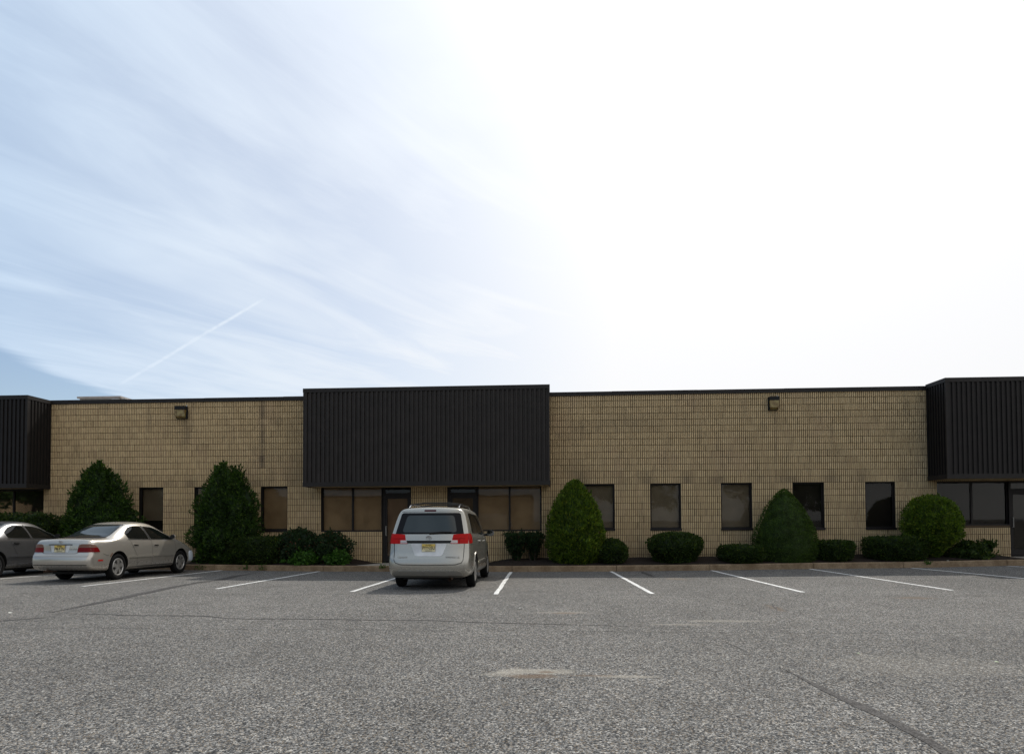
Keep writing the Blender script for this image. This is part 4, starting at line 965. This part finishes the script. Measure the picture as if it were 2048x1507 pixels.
for i, (x, y, s, lb) in enumerate(((765, 1134, 9, 'small weed in the kerb gutter left of the minivan'), (398, 1137, 14, 'low weed at the kerb by the sedan nose'), (492, 1135, 7, 'tiny weed on the kerb in front of the low hedge'), (524, 1137, 12, 'low weed patch at the kerb foot below the hedge'), (566, 1122, 6, 'small green sprout at the front of the mulch bed'), (1855, 1126, 7, 'small weed on the kerb below the round shrub'))):
    p = W(x, y+2, YC-.03); r_ = empty('weed', p); tag(r_, lb, 'weed', 'weeds along the kerb'); rn = random.Random(i); sz = s/57
    leaf_cloud('foliage', r_, [(Vector((rn.gauss(0, sz*.5), -abs(rn.gauss(0, .03)), abs(rn.gauss(0, sz*.55)))), Vector((rn.gauss(0, .5), -.4, .6)).normalized()) for _ in range(60)], WEED, .06, seed=i)
# fallen scraps
for (x, y, lb, col) in ((1716, 1308, 'pale scrap of leaf on the asphalt right of centre', (.45, .52, .35)), (1993, 1325, 'pale green scrap near the right edge of the lot', (.45, .52, .30)), (1041, 1217, 'light scrap below the parking line', (.7, .7, .62)), (20, 1226, 'pale leaf scrap at the far left', (.6, .6, .45)), (1072, 1378, 'white scrap below the sandy stain', (.7, .68, .6)), (1896, 1118, 'bright scrap on the kerb below the round shrub', (.8, .8, .8))):
    g = G(x, y) if y > 1140 else Vector((W(x, y, YC+.08).x, YC+.08, zc(W(x, y, YC).x)+.195)); bm = bmesh.new(); rn = random.Random(int(x)); R0 = .035 if y < 1300 else .022
    vs = [bm.verts.new((cos(t_)*R0*rn.uniform(.6, 1.3), sin(t_)*R0*.8*rn.uniform(.6, 1.2), .004+rn.uniform(0, .014))) for t_ in [2*pi*k/7 for k in range(7)]]; bm.faces.new(vs)
    for v, q in zip(list(bm.verts), range(7)): pass
    e = bmesh.ops.extrude_face_region(bm, geom=list(bm.faces)); 
    for v in [q for q in e['geom'] if isinstance(q, bmesh.types.BMVert)]: v.co.z += .004
    o = finish('litter_scrap', bm, mat('scrap_%s' % ('pale' if col[0] > .5 else 'green'), col, .7)); o.location = g; tag(o, lb, 'litter', 'scraps lying on the pavement')

# ------------------------------------------------------------------ what the glass mirrors: the far side of the lot, behind the camera
ob = empty('opposite_building', (-34, -69, 0)); tag(ob, 'long tan building across the lot, seen only as a reflection', 'building')
boxo('wall', -110, 30.5, -20, 0, -.2, 6.1, mat('far_block', (.40, .29, .18), .9), ob); boxo('roof', -110.2, 30.7, -20.2, .1, 6.104, 6.3, TRIM, ob)
for i in range(14): boxo('window', -30+i*4.2, -28.6+i*4.2, .003, .05, 1.3, 2.9, FRAME, ob)
def tree(x, y, h, r, seed, label):
    t = empty('tree', (x, y, 0)); tag(t, label, 'tree', 'trees behind the camera'); rn = random.Random(seed)
    bm = bmesh.new(); tube(bm, [(0, 0, -.1), (.1, 0, h*.4), (0, .2, h*.8)], .25, 9, .08)
    for k in range(6): a = k*1.05+rn.random(); tube(bm, [(0, 0, h*(.3+.06*k)), (cos(a)*r*.4, sin(a)*r*.4, h*(.48+.05*k)), (cos(a)*r*.75, sin(a)*r*.75, h*(.56+.05*k))], .10, 6, .02)
    finish('trunk', bm, BARK, t); S = []
    cl_ = [(Vector((rn.gauss(0, r*.42), rn.gauss(0, r*.42), h*.62+rn.gauss(0, h*.14))), rn.uniform(.8, 1.6)) for _ in range(26)]
    for _ in range(5200):
        c_, rr = rn.choice(cl_); d = Vector((rn.gauss(0, 1), rn.gauss(0, 1), rn.gauss(0, 1))).normalized(); S.append((c_+d*rr*rn.uniform(.5, 1), d))
    leaf_cloud('crown', t, S, TREE, .38, seed=seed, wid=.8)
for i, (x, y, h, r) in enumerate(((4, -34, 9.5, 4), (13, -46, 9, 4.5), (24, -30, 10, 4.5), (38, -52, 9, 5), (-50, -12, 9.5, 5), (-62, -18, 10, 5.5))): tree(x, y, h, r, 40+i, ('leafy tree nearest behind the camera', 'round leafy tree across the lot', 'tallest leafy tree across the lot', 'leafy tree at the far end of the lot', 'unseen leafy tree left of the camera, added to darken the left storefront glass', 'taller unseen tree, added to darken the same storefront glass')[i])  # last two trees are added to darken the reflection in the left storefront
